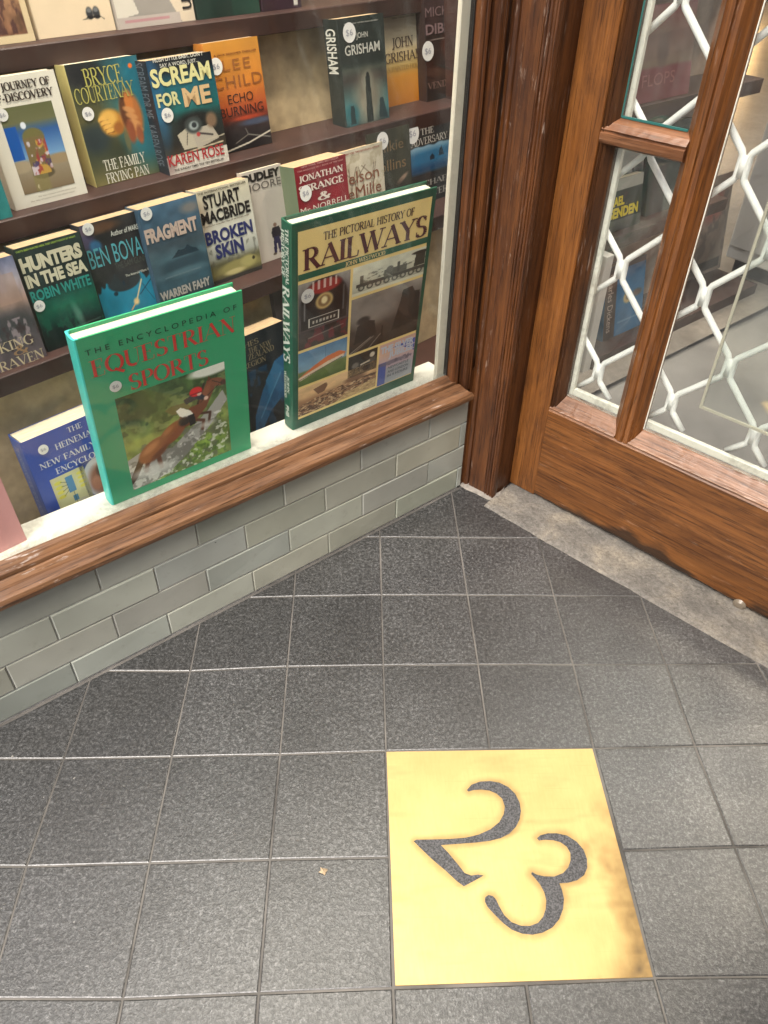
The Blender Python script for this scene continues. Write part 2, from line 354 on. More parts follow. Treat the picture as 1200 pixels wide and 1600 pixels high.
def art(name, cv, x0, x1, z0, z1, parent, y=-0.0006, back=True, quad=None, dim=1.02):
    """printed sheet lying on the plane y of its parent; quad = four local (x,z) corners TL,TR,BL,BR when it is not a rectangle"""
    ny, nx = cv.ny, cv.nx
    if quad is None: quad = [(x0, z1), (x1, z1), (x0, z0), (x1, z0)]
    tl, tr, bl, br = [np.array(q) for q in quad]
    U, V = np.meshgrid(np.linspace(0, 1, nx), np.linspace(0, 1, ny))
    P = (tl[None, None]*(1-U)[..., None] + tr*U[..., None])*(1-V)[..., None] + (bl*(1-U)[..., None] + br*U[..., None])*V[..., None]
    v = np.stack([P[..., 0], np.full(U.shape, y), P[..., 1]], -1).reshape(-1, 3)
    i = np.arange(ny*nx).reshape(ny, nx)
    f = np.stack([i[1:, :-1], i[1:, 1:], i[:-1, 1:], i[:-1, :-1]], -1).reshape(-1, 4)
    me = bpy.data.meshes.new(name); me.from_pydata(v.tolist(), [], f.tolist()); me.materials.append(M_print)
    ca = me.color_attributes.new('Col', 'FLOAT_COLOR', 'POINT')
    lin = s2l(np.clip(cv.a, 2, 250)) * dim; ca.data.foreach_set('color', np.concatenate([lin.reshape(-1, 3), np.ones((ny*nx, 1))], 1).ravel())
    o = bpy.data.objects.new(name, me); COL.objects.link(o); o.parent = parent; return o

# ---------------------------------------------------------------- lettering
def _fontmesh(txt, bold=0.0, shear=0.0, space=1.0):
    c = bpy.data.curves.new('lettering', 'FONT'); c.body = txt; c.size = 1; c.offset = bold; c.shear = shear; c.space_character = space; c.resolution_u = 3; c.fill_mode = 'FRONT'
    o = bpy.data.objects.new('lettering', c); COL.objects.link(o); bpy.context.view_layer.update()
    ev = o.evaluated_get(bpy.context.evaluated_depsgraph_get()); me = ev.to_mesh()
    v = [(p.co.x, p.co.y) for p in me.vertices]; f = [tuple(q.vertices) for q in me.polygons]
    ev.to_mesh_clear(); bpy.data.objects.remove(o); bpy.data.curves.remove(c); return v, f
# roman capitals built of thick and thin strokes with serifs; (points, weight) weight 1 thick, 0 thin, 'c' follows the curve; S = serif spots
def arc(cx, cy, rx, ry, a0, a1, n=12):
    return [(cx + rx*math.cos(math.radians(a0+(a1-a0)*i/n)), cy + ry*math.sin(math.radians(a0+(a1-a0)*i/n))) for i in range(n+1)]
SER = {
 'A': (0.82, [([(.02,0),(.40,1)],0),([(.38,1),(.78,0)],1),([(.16,.34),(.62,.34)],0)], [(.03,0),(.77,0)]),
 'B': (0.66, [([(.14,0),(.14,1)],1),([(.14,1),(.32,1)]+arc(.32,.76,.22,.24,90,-90)+[(.14,.52)],'c'),([(.14,.52),(.34,.52)]+arc(.34,.26,.26,.26,90,-90)+[(.14,0)],'c')], [(.1,0),(.1,1)]),
 'C': (0.74, [(arc(.42,.5,.36,.5,48,312,20),'c'),([(.68,.72),(.68,.98)],0)], []),
 'D': (0.78, [([(.14,0),(.14,1)],1),([(.14,1),(.34,1)]+arc(.34,.5,.36,.5,90,-90,18)+[(.14,0)],'c')], [(.1,0),(.1,1)]),
 'E': (0.62, [([(.14,0),(.14,1)],1),([(.14,1),(.54,1),(.54,.8)],0),([(.14,.52),(.42,.52)],0),([(.42,.42),(.42,.62)],0),([(.14,0),(.56,0),(.58,.24)],0)], [(.1,0),(.1,1)]),
 'F': (0.58, [([(.14,0),(.14,1)],1),([(.14,1),(.54,1),(.54,.8)],0),([(.14,.52),(.42,.52)],0),([(.42,.42),(.42,.62)],0)], [(.14,0),(.1,1)]),
 'G': (0.80, [(arc(.42,.5,.36,.5,48,300,20),'c'),([(.66,.04),(.66,.40)],1),([(.68,.72),(.68,.98)],0)], [(.66,.42)]),
 'H': (0.84, [([(.14,0),(.14,1)],1),([(.70,0),(.70,1)],1),([(.14,.52),(.70,.52)],0)], [(.14,0),(.14,1),(.70,0),(.70,1)]),
 'I': (0.30, [([(.15,0),(.15,1)],1)], [(.15,0),(.15,1)]),
 'J': (0.44, [([(.28,1),(.28,.1)]+arc(.14,.1,.14,.2,0,-130,6),1)], [(.28,1)]),
 'K': (0.80, [([(.14,0),(.14,1)],1),([(.64,1),(.16,.44)],0),([(.30,.58),(.70,0)],1)], [(.14,0),(.14,1),(.64,1),(.70,0)]),
 'L': (0.62, [([(.14,0),(.14,1)],1),([(.14,0),(.56,0),(.58,.26)],0)], [(.1,0),(.14,1)]),
 'M': (1.0, [([(.12,0),(.14,1)],0),([(.14,1),(.48,.02)],1),([(.48,.02),(.82,1)],0),([(.84,1),(.86,0)],1)], [(.12,0),(.12,1),(.86,1),(.86,0)]),
 'N': (0.84, [([(.13,0),(.13,1)],0),([(.13,1),(.70,0)],1),([(.70,0),(.70,1)],0)], [(.13,0),(.10,1),(.70,1)]),
 'O': (0.84, [(arc(.42,.5,.37,.5,0,360,28),'c')], []),
 'P': (0.64, [([(.14,0),(.14,1)],1),([(.14,1),(.34,1)]+arc(.34,.74,.24,.26,90,-90)+[(.14,.48)],'c')], [(.14,0),(.1,1)]),
 'Q': (0.84, [(arc(.42,.5,.37,.5,0,360,28),'c'),([(.38,.12),(.80,-.2)],1)], []),
 'R': (0.76, [([(.14,0),(.14,1)],1),([(.14,1),(.34,1)]+arc(.34,.76,.24,.24,90,-90)+[(.14,.52)],'c'),([(.34,.52),(.70,0)],1)], [(.14,0),(.1,1),(.70,0)]),
 'S': (0.60, [(arc(.30,.75,.22,.25,30,250,12)+arc(.30,.25,.24,.25,70,-150,12),'c'),([(.50,.76),(.50,.98)],0),([(.07,.02),(.07,.26)],0)], []),
 'T': (0.70, [([(.35,0),(.35,1)],1),([(.04,.78),(.04,1),(.66,1),(.66,.78)],0)], [(.35,0)]),
 'U': (0.80, [([(.14,1),(.14,.3)]+arc(.40,.3,.26,.3,180,300,8),1),(arc(.40,.3,.27,.3,300,360,4)+[(.67,1)],0)], [(.14,1),(.67,1)]),
 'V': (0.80, [([(.06,1),(.42,0)],1),([(.40,0),(.74,1)],0)], [(.06,1),(.74,1)]),
 'W': (1.16, [([(.05,1),(.34,0)],1),([(.33,0),(.58,1)],0),([(.56,1),(.85,0)],1),([(.84,0),(1.10,1)],0)], [(.05,1),(.58,1),(1.10,1)]),
 'Y': (0.76, [([(.05,1),(.38,.48)],1),([(.70,1),(.38,.48)],0),([(.38,.5),(.38,0)],1)], [(.05,1),(.70,1),(.38,0)]),
 'Z': (0.66, [([(.06,.8),(.06,1),(.58,1)],0),([(.58,1),(.06,0)],1),([(.06,0),(.60,0),(.60,.22)],0)], []),
 '&': (0.84, [([(.80,.50),(.62,.16)]+arc(.34,.25,.28,.25,-40,-250,12)+[(.48,.66)]+arc(.40,.80,.14,.18,-20,200,10)+[(.74,0)],'c')], []),
 '-': (0.36, [([(.04,.38),(.32,.38)],1)], []), ' ': (0.34, [], []),
}
def _serifmesh(txt, thick=0.17, thin=0.05, space=0.05, serif=0.3):
    V, F = [], []; x = 0.0
    def seg(a, b, w0, w1=None):
        dx, dy = b[0]-a[0], b[1]-a[1]; l = math.hypot(dx, dy) or 1e-6; nx_, ny_ = -dy/l/2, dx/l/2; w1 = w1 or w0
        n = len(V); V.extend([(a[0]+nx_*w0, a[1]+ny_*w0), (a[0]-nx_*w0, a[1]-ny_*w0), (b[0]-nx_*w1, b[1]-ny_*w1), (b[0]+nx_*w1, b[1]+ny_*w1)]); F.append((n, n+1, n+2, n+3))
    for ch in txt:
        adv, strokes, ser = SER.get(ch, SER[' '])
        for pts, w in strokes:
            ws = []
            for i in range(len(pts)):
                a, b = pts[max(i-1, 0)], pts[min(i+1, len(pts)-1)]; dx, dy = b[0]-a[0], b[1]-a[1]; l = math.hypot(dx, dy) or 1
                ws.append(thick if w == 1 else thin if w == 0 else thin + (thick*1.05 - thin)*abs(dy/l)**1.3)
            for i in range(len(pts)-1): seg((x+pts[i][0], pts[i][1]), (x+pts[i+1][0], pts[i+1][1]), ws[i], ws[i+1])
        for (sx, sy) in ser:
            if serif: yy = thin/2 if sy < .3 else (sy - thin/2); seg((x+sx-serif/2, yy), (x+sx+serif/2, yy), thin)
        x += adv + space
    return V, F
def lettering(name, txt, parent, x0, x1, z, cap, color, y=-0.0011, font='sans', bold=0.0, shear=0.0, space=1.0, slope=0.0, vertical=None, thick=0.17, thin=0.05, part_label=None, rough=0.36):
    """flat lettering on the plane y of its parent, fitted to x0..x1 with its baseline at z; vertical = (xl, xr, ztop, zbottom) reads downwards"""
    V, F = _serifmesh(txt, thick, thin) if font == 'serif' else _fontmesh(txt, bold, shear, space)
    if not V: return None
    xs = [p[0] for p in V]; ys = [p[1] for p in V]; mn, mx = min(xs), max(xs)
    capn = 1.0 if font == 'serif' else (max(ys) if max(ys) > 0 else 1)
    mb = MB()
    out = []
    for (px, py) in V:
        u = (px - mn) / (mx - mn); h = py / capn
        if vertical:
            xl, xr, zt, zb = vertical; out.append((xl + h*(xr - xl), zt + (zb - zt)*u))
        else: out.append((x0 + u*(x1 - x0), z + u*slope + h*cap))
    for i, f in enumerate(F):
        yy = y - (1.5e-5*(i % 7) if font == 'serif' else 0)
        mb.poly([(out[k][0], yy, out[k][1]) for k in f])
    return mb.build(name, ink(color, rough), parent, fix=False)

def disc(name, cx, cz, r, parent, mat, y=-0.0014, n=24, sx=1.0):
    mb = MB(); mb.poly([(cx + sx*r*math.cos(2*math.pi*k/n), y, cz + r*math.sin(2*math.pi*k/n)) for k in range(n)][::-1]); return mb.build(name, mat, parent, fix=False)
M_sticker = plain('sticker_paper', (0.74, 0.72, 0.69), 0.6)

# ---------------------------------------------------------------- ground and floor
mb = MB(); mb.poly([(-40, -40, -0.006), (40, -40, -0.006), (40, 40, -0.006), (-40, 40, -0.006)])
o = mb.build('street_pavement', plain('street_paving', (0.20, 0.19, 0.18), 0.8, var=0.25, vscale=3), fix=False); tag(o, 'grey street paving beyond the entrance', kind='structure')

meas = {(0,0):(.0047,.0025),(1,0):(.152,-.0015),(2,0):(.3009,-.0041),(-1,1):(-.1469,-.1468),(0,1):(.0033,-.1461),(1,1):(.1518,-.1475),(2,1):(.3012,-.1513),(3,1):(.4508,-.156),(-2,2):(-.2981,-.3029),(-1,2):(-.1481,-.2965),(0,2):(.0022,-.2965),(1,2):(.1516,-.2972),(2,2):(.3022,-.3001),(3,2):(.45,-.3024),(4,2):(.5967,-.303),(-3,3):(-.4499,-.452),(-2,3):(-.3002,-.4517),(-1,3):(-.1484,-.451),(0,3):(.0014,-.4484),(1,3):(.15,-.4478),(2,3):(.2996,-.4495),(3,3):(.4467,-.4491),(-3,4):(-.4535,-.6023),(-2,4):(-.3011,-.6015),(-1,4):(-.1502,-.6005),(0,4):(.0009,-.6009),(3,4):(.4483,-.5971),(-2,5):(-.3005,-.7526),(-1,5):(-.1506,-.7507),(0,5):(-.0002,-.749),(2,5):(.2986,-.7464)}
def corner(i, j): return meas.get((i, j), (i*0.1498 + 0.001, -j*0.1498 + 0.0005))
def clip(poly, M, side):
    """keep the part of a floor polygon where side(local point) >= 0"""
    Mi = M.inverted(); d = [side(Mi @ Vector((p[0], p[1], 0))) for p in poly]; out = []
    for k in range(len(poly)):
        a, b_, da, db = poly[k], poly[(k+1) % len(poly)], d[k], d[(k+1) % len(poly)]
        if da >= 0: out.append(a)
        if (da >= 0) != (db >= 0): q = da/(da-db); out.append((a[0]+(b_[0]-a[0])*q, a[1]+(b_[1]-a[1])*q))
    return out
def inset(poly, d):
    n = len(poly); c = (sum(p[0] for p in poly)/n, sum(p[1] for p in poly)/n); out = []
    for k in range(n):
        p0, p1, p2 = Vector(poly[k-1]), Vector(poly[k]), Vector(poly[(k+1) % n])
        e1, e2 = (p1-p0), (p2-p1)
        if e1.length < 1e-6 or e2.length < 1e-6: return None
        e1.normalize(); e2.normalize(); n1 = Vector((-e1.y, e1.x)); n2 = Vector((-e2.y, e2.x))
        m = n1 + n2
        if m.length < 1e-3: return None
        m = m / max(0.25, m.dot(n1) * 1.0)
        out.append(tuple(p1 + m*d))
    return out
def area(p): return 0.5*sum(p[k][0]*p[(k+1) % len(p)][1]-p[(k+1) % len(p)][0]*p[k][1] for k in range(len(p)))
mb = MB(); tones = []
for i in range(-13, 13):
    for j in range(-3, 17):
        q = [corner(i, j+1), corner(i+1, j+1), corner(i+1, j), corner(i, j)]
        if 0 <= i < 2 and 3 <= j < 5: continue                       # the brass plate lies here
        q = clip(q, MW, lambda p: -p.y - 0.004)
        if len(q) >= 3: q = clip(q, MD, lambda p: -0.092 - p.y if p.x > -0.02 else -0.06 - p.y)
        if len(q) < 3 or abs(area(q)) < 1e-4: continue
        if area(q) < 0: q = q[::-1]
        g = 0.0013 + random.uniform(-.0002, .0003)
        a_, b_ = inset(q, g), inset(q, g + 0.0011)
        if not a_ or not b_ or area(b_) <= 0: continue
        tone = random.uniform(0.84, 1.12); n0 = len(mb.f)
        dz = random.uniform(-.0002, .0002)
        mb.poly([(p[0], p[1], dz) for p in b_])
        for k in range(len(q)):
            k2 = (k+1) % len(q)
            mb.poly([(a_[k][0], a_[k][1], dz-.0007), (a_[k2][0], a_[k2][1], dz-.0007), (b_[k2][0], b_[k2][1], dz), (b_[k][0], b_[k][1], dz)])
            mb.poly([(a_[k][0], a_[k][1], -.004), (a_[k2][0], a_[k2][1], -.004), (a_[k2][0], a_[k2][1], dz-.0007), (a_[k][0], a_[k][1], dz-.0007)])
        tones += [tone] * (len(mb.f) - n0)
floor = mb.build('floor', M_gran, fix=False); tag(floor, 'dark granite floor tiles of the shop entrance', kind='structure')
def tonemap(o, tones):
    ca = o.data.color_attributes.new('Tone', 'FLOAT_COLOR', 'CORNER'); arr = []
    for p, tn in zip(o.data.polygons, tones): arr += [tn if not isinstance(tn, tuple) else tn[0], tn if not isinstance(tn, tuple) else tn[1], tn if not isinstance(tn, tuple) else tn[2], 1] * p.loop_total
    ca.data.foreach_set('color', arr)
tonemap(floor, tones)
mb = MB(); gp = [(-2.0, -2.6), (2.0, -2.6), (2.0, 0.5), (-2.0, 0.5)]
gp = clip(gp, MW, lambda p: 0.0 - p.y); gp = clip(gp, MD, lambda p: -0.06 - p.y)
mb.poly([(p[0], p[1], -0.0013) for p in gp])
o = mb.build('floor_grout', M_grout, fix=False); tag(o, 'grey grout between the floor tiles', kind='structure')

# brass plate with the street number: an etched outline of each numeral filled dark
mb = MB()
PL = [(0.0022, -.4500), (.2970, -.4508), (.2967, -.7453), (.0027, -.7468)]
CX, CY, CS = 580, 1140, 2.5
def px23(pts): return [hitz(CX + a/CS, CY + b_/CS, 0.0006) for a, b_ in pts]
D2 = px23([(374,236),(392,215),(425,203),(465,201),(500,207),(535,224),(562,250),(580,285),(585,318),(580,350),(565,380),(540,406),(505,424),(465,434),(410,441),(340,446),(272,451),(300,480),(335,522),(365,560),(392,570),(418,566),(439,570),(400,592),(362,612),(335,592),(290,550),(240,508),(200,470),(166,436),(176,430),(240,429),(310,427),(370,422),(420,410),(465,390),(500,362),(518,330),(522,300),(512,270),(490,250),(462,238),(430,234),(400,236),(380,242)])
D3 = px23([(648,424),(660,413),(690,405),(725,405),(765,414),(803,438),(830,470),(843,505),(844,540),(832,568),(805,588),(770,598),(735,600),(745,625),(753,660),(750,700),(735,740),(708,773),(670,793),(630,801),(590,797),(550,782),(515,755),(480,720),(455,693),(444,672),(445,655),(458,646),(475,650),(488,664),(500,690),(520,725),(548,752),(585,766),(620,767),(652,755),(672,730),(682,700),(684,668),(676,635),(660,605),(640,580),(625,564),(628,556),(645,566),(675,573),(715,574),(750,560),(770,538),(779,510),(778,482),(764,457),(740,440),(712,432),(680,430),(655,433)])
plate_root = empty('brass_number_plate', Matrix.Identity(4), 'square polished brass plate numbered 23 set into the dark floor tiles', 'number plate')
# plate as a fine grid so that the tarnish can follow the numerals and the scuffed right edge
nx = ny = 130
U, V = np.meshgrid(np.linspace(0, 1, nx), np.linspace(0, 1, ny))
q = [np.array(p) for p in PL]
P = (q[0]*(1-U)[..., None] + q[1]*U[..., None])*(1-V)[..., None] + (q[3]*(1-U)[..., None] + q[2]*U[..., None])*V[..., None]
def dist_outline(P, poly):
    d = np.full(P.shape[:2], 9.0); pts = [np.array((p.x, p.y)) for p in poly]
    for a_, b_ in zip(pts, pts[1:] + pts[:1]):
        ab = b_-a_; tt = np.clip(((P-a_) @ ab) / (ab @ ab + 1e-12), 0, 1); d = np.minimum(d, np.linalg.norm(P - a_ - tt[..., None]*ab, axis=-1))
    return d
dd = np.minimum(dist_outline(P, D2), dist_outline(P, D3))
cv = Canvas(nx, ny); nz = cv.fbm(7, 3); nz2 = cv.fbm(22, 8)
halo = np.clip(1 - dd / (0.004 + 0.010*nz), 0, 1)*(0.35 + 0.65*nz2)
edge = np.clip((U - (0.99 - 0.11*np.clip((V - 0.20)/0.25, 0, 1) - 0.05*np.clip((V-.55)/.45, 0, 1) - 0.22*(nz - 0.5)))/0.17, 0, 1) + 0.5*np.clip((V - 0.93 - 0.08*(nz-0.5))/0.08, 0, 1)*np.clip((U-0.68)/0.25, 0, 1)
streak = np.clip((cv.fbm(4, 21, 22) - 0.62)/0.2, 0, 1)*0.15
tar = np.clip(halo*0.62 + np.clip(edge, 0, 1)*(0.34 + 0.80*nz2) + streak, 0, 1)
i = np.arange(nx*ny).reshape(ny, nx)
f = np.stack([i[1:, :-1], i[1:, 1:], i[:-1, 1:], i[:-1, :-1]], -1).reshape(-1, 4)
v = np.concatenate([P, np.full((ny, nx, 1), 0.0004)], -1).reshape(-1, 3)
me = bpy.data.meshes.new('plate_face'); me.from_pydata(v.tolist(), [], f.tolist())
ca = me.color_attributes.new('Col', 'FLOAT_COLOR', 'POINT'); ca.data.foreach_set('color', np.concatenate([np.repeat(tar[..., None], 3, -1).reshape(-1, 3), np.ones((nx*ny, 1))], 1).ravel())
M_brass, t, b = newmat('worn_brass'); at = N(t, 'ShaderNodeAttribute', attribute_name='Col')
n1 = noise(t, coords(t), 14, 4); n2 = noise(t, coords(t, (260, 40, 1)), 1, 4, 0.7); n3 = noise(t, coords(t), 90, 4, 0.7)
cb = ramp(t, at.outputs['Fac'], [(0.0, (0.70, 0.525, 0.245)), (0.35, (0.48, 0.34, 0.145)), (0.7, (0.29, 0.19, 0.075)), (1.0, (0.12, 0.08, 0.038))]).outputs[0]
cb = mixc(t, 1.0, cb, ramp(t, n1, [(0.3, (0.90, 0.89, 0.86)), (0.7, (1.04, 1.04, 1.04))]).outputs[0], 'MULTIPLY')
spk = ramp(t, n3, [(0.70, (0, 0, 0)), (0.78, (1, 1, 1))]).outputs[0]; cb = mixc(t, mth(t, 'MULTIPLY', spk, 0.45), cb, (0.34, 0.22, 0.08))
for an_, sc_ in ((0.5, (9, 900, 1)), (-0.9, (12, 1100, 1)), (1.9, (7, 800, 1))):
    mp_ = N(t, 'ShaderNodeMapping'); tc_ = N(t, 'ShaderNodeTexCoord'); mp_.inputs['Rotation'].default_value = (0, 0, an_); mp_.inputs['Scale'].default_value = sc_; L(t, tc_.outputs['Object'], mp_.inputs['Vector'])
    ns_ = noise(t, mp_.outputs['Vector'], 1, 2, 0.5); cb = mixc(t, mth(t, 'MULTIPLY', ramp(t, ns_, [(0.70, (0, 0, 0)), (0.76, (1, 1, 1))]).outputs[0], 0.30), cb, (0.40, 0.27, 0.10))
L(t, cb, b.inputs['Base Color']); L(t, mth(t, 'SUBTRACT', 1.0, mth(t, 'MULTIPLY', at.outputs['Fac'], 0.75)), b.inputs['Metallic'])
L(t, ramp(t, n2, [(0.3, (0.54,) * 3), (0.7, (0.66,) * 3)]).outputs[0], b.inputs['Roughness']); bump(t, b, mth(t, 'ADD', n1, mth(t, 'MULTIPLY', n2, 0.06)), 0.06, 0.004)
me.materials.append(M_brass); po = bpy.data.objects.new('plate_face', me); COL.objects.link(po); po.parent = plate_root
mb = MB(); n = 4
for k in range(4):
    a_, b_ = PL[k], PL[(k+1) % 4]; mb.poly([(a_[0], a_[1], 0.0004), (b_[0], b_[1], 0.0004), (b_[0], b_[1], -.004), (a_[0], a_[1], -.004)])
mb.build('plate_edge', M_brass, plate_root, fix=False)
M_enamel, t, b = newmat('dark_inlay'); n1 = noise(t, coords(t), 420, 3, 0.8)
L(t, ramp(t, n1, [(0.4, (0.022, 0.022, 0.024)), (0.62, (0.10, 0.10, 0.105))]).outputs[0], b.inputs['Base Color']); b.inputs['Roughness'].default_value = 0.6; bump(t, b, n1, 0.6, 0.001)
from mathutils.geometry import tessellate_polygon
for nm, D in (('2', D2), ('3', D3)):
    mb = MB(); tri = tessellate_polygon([[Vector((p.x, p.y, 0)) for p in D]])
    for tr in tri: mb.poly([(D[k].x, D[k].y, 0.0007) for k in tr])
    for k in range(len(D)):
        a_, b_ = D[k], D[(k+1) % len(D)]; mb.poly([(a_.x, a_.y, .0007), (b_.x, b_.y, .0007), (b_.x, b_.y, .0004), (a_.x, a_.y, .0004)])
    o = mb.build('numeral', M_enamel, plate_root); tag(o, 'dark inlaid numeral ' + nm)

# dry leaf crumb on the floor
mb = MB(); c = hitz(505, 1362, 0.0)
pts = [(.006, .002), (.001, .0035), (-.0035, .005), (-.003, .001), (-.006, -.0015), (-.001, -.003), (.002, -.0055), (.0035, -.002)]
for k in range(len(pts)):
    a_, b_ = pts[k], pts[(k+1) % len(pts)]; mb.poly([(c.x, c.y, .003), (c.x+a_[0], c.y+a_[1], .0008 + .002*random.random()), (c.x+b_[0], c.y+b_[1], .0012)])
o = mb.build('leaf_crumb', plain('dry_leaf', (0.34, 0.255, 0.16), 0.8), fix=False); tag(o, 'tiny dry tan leaf crumb lying on the dark floor tiles', 'leaf')

# ---------------------------------------------------------------- tiled riser under the shop window
riser = empty('tiled_riser', MW, 'grey green glazed tile riser under the wooden window sill', 'tiled wall')
mb = MB(); mb.box((-1.95, 0.0022, -0.02), (0.006, 0.06, 0.206)); mb.build('mortar_bed', M_mortar, riser)
mb = MB(); tones = []
courses = [(0.0012, 0.0495), (0.0505, 0.1015), (0.1025, 0.1545), (0.1555, 0.2105)]
offs = [0.0, -0.0795, -0.003, -0.0825]
for (z0, z1), of in zip(courses, offs):
    k = 1
    while True:
        x1 = of + 0.156*k; x0 = x1 - 0.156; k -= 1
        if x0 > 0.013: continue
        if x1 < -1.9: break
        x1c = min(x1, 0.0135)
        n0 = len(mb.f); g = 0.0007; yy = random.uniform(-0.0005, 0.0005); cr = 0.0016
        # pillowed glazed face: outer rim, then a raised inner face with a slight tilt of its own
        A = [(x0+g, z0+g), (x1c-g, z0+g), (x1c-g, z1-g), (x0+g, z1-g)]
        B_ = [(x0+g+cr, z0+g+cr), (x1c-g-cr, z0+g+cr), (x1c-g-cr, z1-g-cr), (x0+g+cr, z1-g-cr)]
        if x1c - x0 < 0.008: continue
        tl = [random.uniform(-.0007, .0007) for _ in range(4)]
        fb = [(p[0], -0.0006+yy+tl[m_]*0.8, p[1]) for m_, p in enumerate(B_)]; fa = [(p[0], 0.0006+yy*0.3, p[1]) for p in A]; fc = [(p[0], 0.004, p[1]) for p in A]
        mb.poly(fb)
        for m_ in range(4):
            m2 = (m_+1) % 4; mb.poly([fa[m_], fa[m2], fb[m2], fb[m_]]); mb.poly([fc[m_], fc[m2], fa[m2], fa[m_]])
        w = random.uniform(0.80, 1.10); tones += [(w*random.uniform(.96, 1.05), w, w*random.uniform(.90, 1.02))] * (len(mb.f) - n0)
o = mb.build('tile_facing', M_glaze, riser, fix=False); tonemap(o, tones)

# ---------------------------------------------------------------- shop window
win = empty('shop_window', MW, 'tall shop window with worn brown sill and clear dusty glass over books', 'shop window')
SILL = [(0.060, 0.212), (-0.0135, 0.212), (-0.0150, 0.2145), (-0.0205, 0.2190), (-0.0215, 0.2265), (-0.0190, 0.2325), (-0.0150, 0.2340), (-0.0080, 0.2390), (-0.0010, 0.2470), (0.0020, 0.2478), (0.0032, 0.2440), (0.0046, 0.2445), (0.0055, 0.2515), (0.0090, 0.2520), (0.0150, 0.2590), (0.0200, 0.2620), (0.0215, 0.2620), (0.0215, 0.2325), (0.060, 0.2325)]
mb = MB(); mb.extrude(SILL, 'x', -1.95, 0.003, n=90, shear=(lambda p, q: 0, lambda p, q: -0.85*(max(min(p, 0.022), -0.0215) + 0.0215)), wob=0.00035)
bevel(mb.build('sill', M_sill, win), 0.0006, 1)
mb = MB(); mb.box((-1.95, 0.0222, 0.2335), (-0.031, 0.0262, 2.35)); mb.build('glass_pane', M_glass, win)
mb = MB(); mb.box((-1.95, 0.0290, 0.2330), (-0.004, 0.0980, 0.2460), bev=0.0015); mb.build('inner_ledge', M_white, win)
mb = MB(); mb.box((-0.0475, 0.0290, 0.2465), (-0.0275, 0.0370, 2.35), bev=0.0015); mb.build('inner_frame', M_cream, win)
mb = MB(); mb.box((-0.031, 0.0205, 0.2600), (-0.0285, 0.0285, 2.35)); mb.build('glazing_seal', M_black, win)
JAMB = [(-0.0285, 0.0240), (-0.0285, 0.0120), (-0.0270, 0.0080), (-0.0235, 0.0062), (-0.0215, 0.0085), (-0.0200, 0.0062), (-0.0170, 0.0050), (-0.0135, 0.0075), (-0.0110, 0.0150), (-0.0085, 0.0155), (-0.0070, 0.0010), (-0.0030, -0.0015), (0.0040, -0.0020), (0.0060, 0.0005), (0.0070, -0.0020), (0.0105, -0.0015), (0.0135, 0.0060), (0.0170, 0.0065), (0.0360, 0.0120), (0.0360, 0.0500), (-0.0285, 0.0500)]
mb = MB(); mb.extrude(JAMB, 'z', 0.2300, 2.35, n=70, wob=0.0003); mb.build('jamb', M_post, win)
mb = MB(); mb.box((-1.95, 0.0015, 2.352), (0.016, 0.06, 2.45)); mb.build('head_rail', M_post, win)

# ---------------------------------------------------------------- corner post between window and door (door frame)
post = empty('corner_post', MD, 'moulded dark oak corner post between the shop window and the door', 'door post')
def mp(mb_): return mb_
SH = [(-0.0740, -0.0590), (-0.0715, -0.0655), (-0.0640, -0.0672), (-0.0600, -0.0640), (-0.0580, -0.0590), (-0.0560, -0.0645), (-0.0200, -0.0625), (-0.0200, -0.0100), (-0.0030, -0.0100), (-0.0030, 0.0600), (-0.0600, 0.0600), (-0.0740, -0.0300)]
mb = MB(); mb.extrude(SH, 'z', 0.0, 2.45, n=80, wob=0.0003); mb.build('shaft', M_post, post)
RD = [(-0.0198, -0.0400)]
for cx_, r_ in ((-0.0168, 0.0028), (-0.0108, 0.0030), (-0.0050, 0.0026), (0.0000, 0.0024)):
    RD += [(cx_ - r_*math.cos(a_), -0.0610 - r_*1.25*math.sin(a_)) for a_ in [math.pi*k/6 for k in range(7)]]
RD += [(0.0034, -0.0560), (0.0020, -0.0500), (-0.0012, -0.0440), (-0.0012, -0.0101), (-0.0198, -0.0101)]
mb = MB(); mb.extrude(RD, 'z', 0.0, 2.45, n=80, wob=0.0003); mb.build('reeded_moulding', M_post, post)
mb = MB(); pk_ = [MD.inverted() @ MW @ Vector(q_) for q_ in ((0.0145, 0.0030, 0), (0.060, 0.0060, 0), (0.060, 0.060, 0), (0.0145, 0.060, 0))]
mb.extrude([(q_.x, q_.y) for q_ in pk_], 'z', 0.0, 0.262); mb.build('packing_strip', M_post, post)
# pale mortar fillet round the foot of the post
mb = MB(); random.seed(5)
foot = [(-0.082, -0.060), (-0.074, -0.074), (-0.055, -0.077), (-0.030, -0.073), (-0.004, -0.072), (0.008, -0.066), (0.010, -0.052), (0.006, -0.03)]
for k in range(len(foot)-1):
    a_, b_ = foot[k], foot[k+1]; ia, ib = (a_[0]*0.8-0.004, a_[1]*0.72), (b_[0]*0.8-0.004, b_[1]*0.72)
    mb.poly([(*a_, 0.0008), (*b_, 0.0008), (*ib, 0.0075), (*ia, 0.0075)])
o = mb.build('mortar_fillet', plain('dirty_mortar', (0.22, 0.20, 0.175), 0.9, var=0.35, vscale=90), post, fix=False)

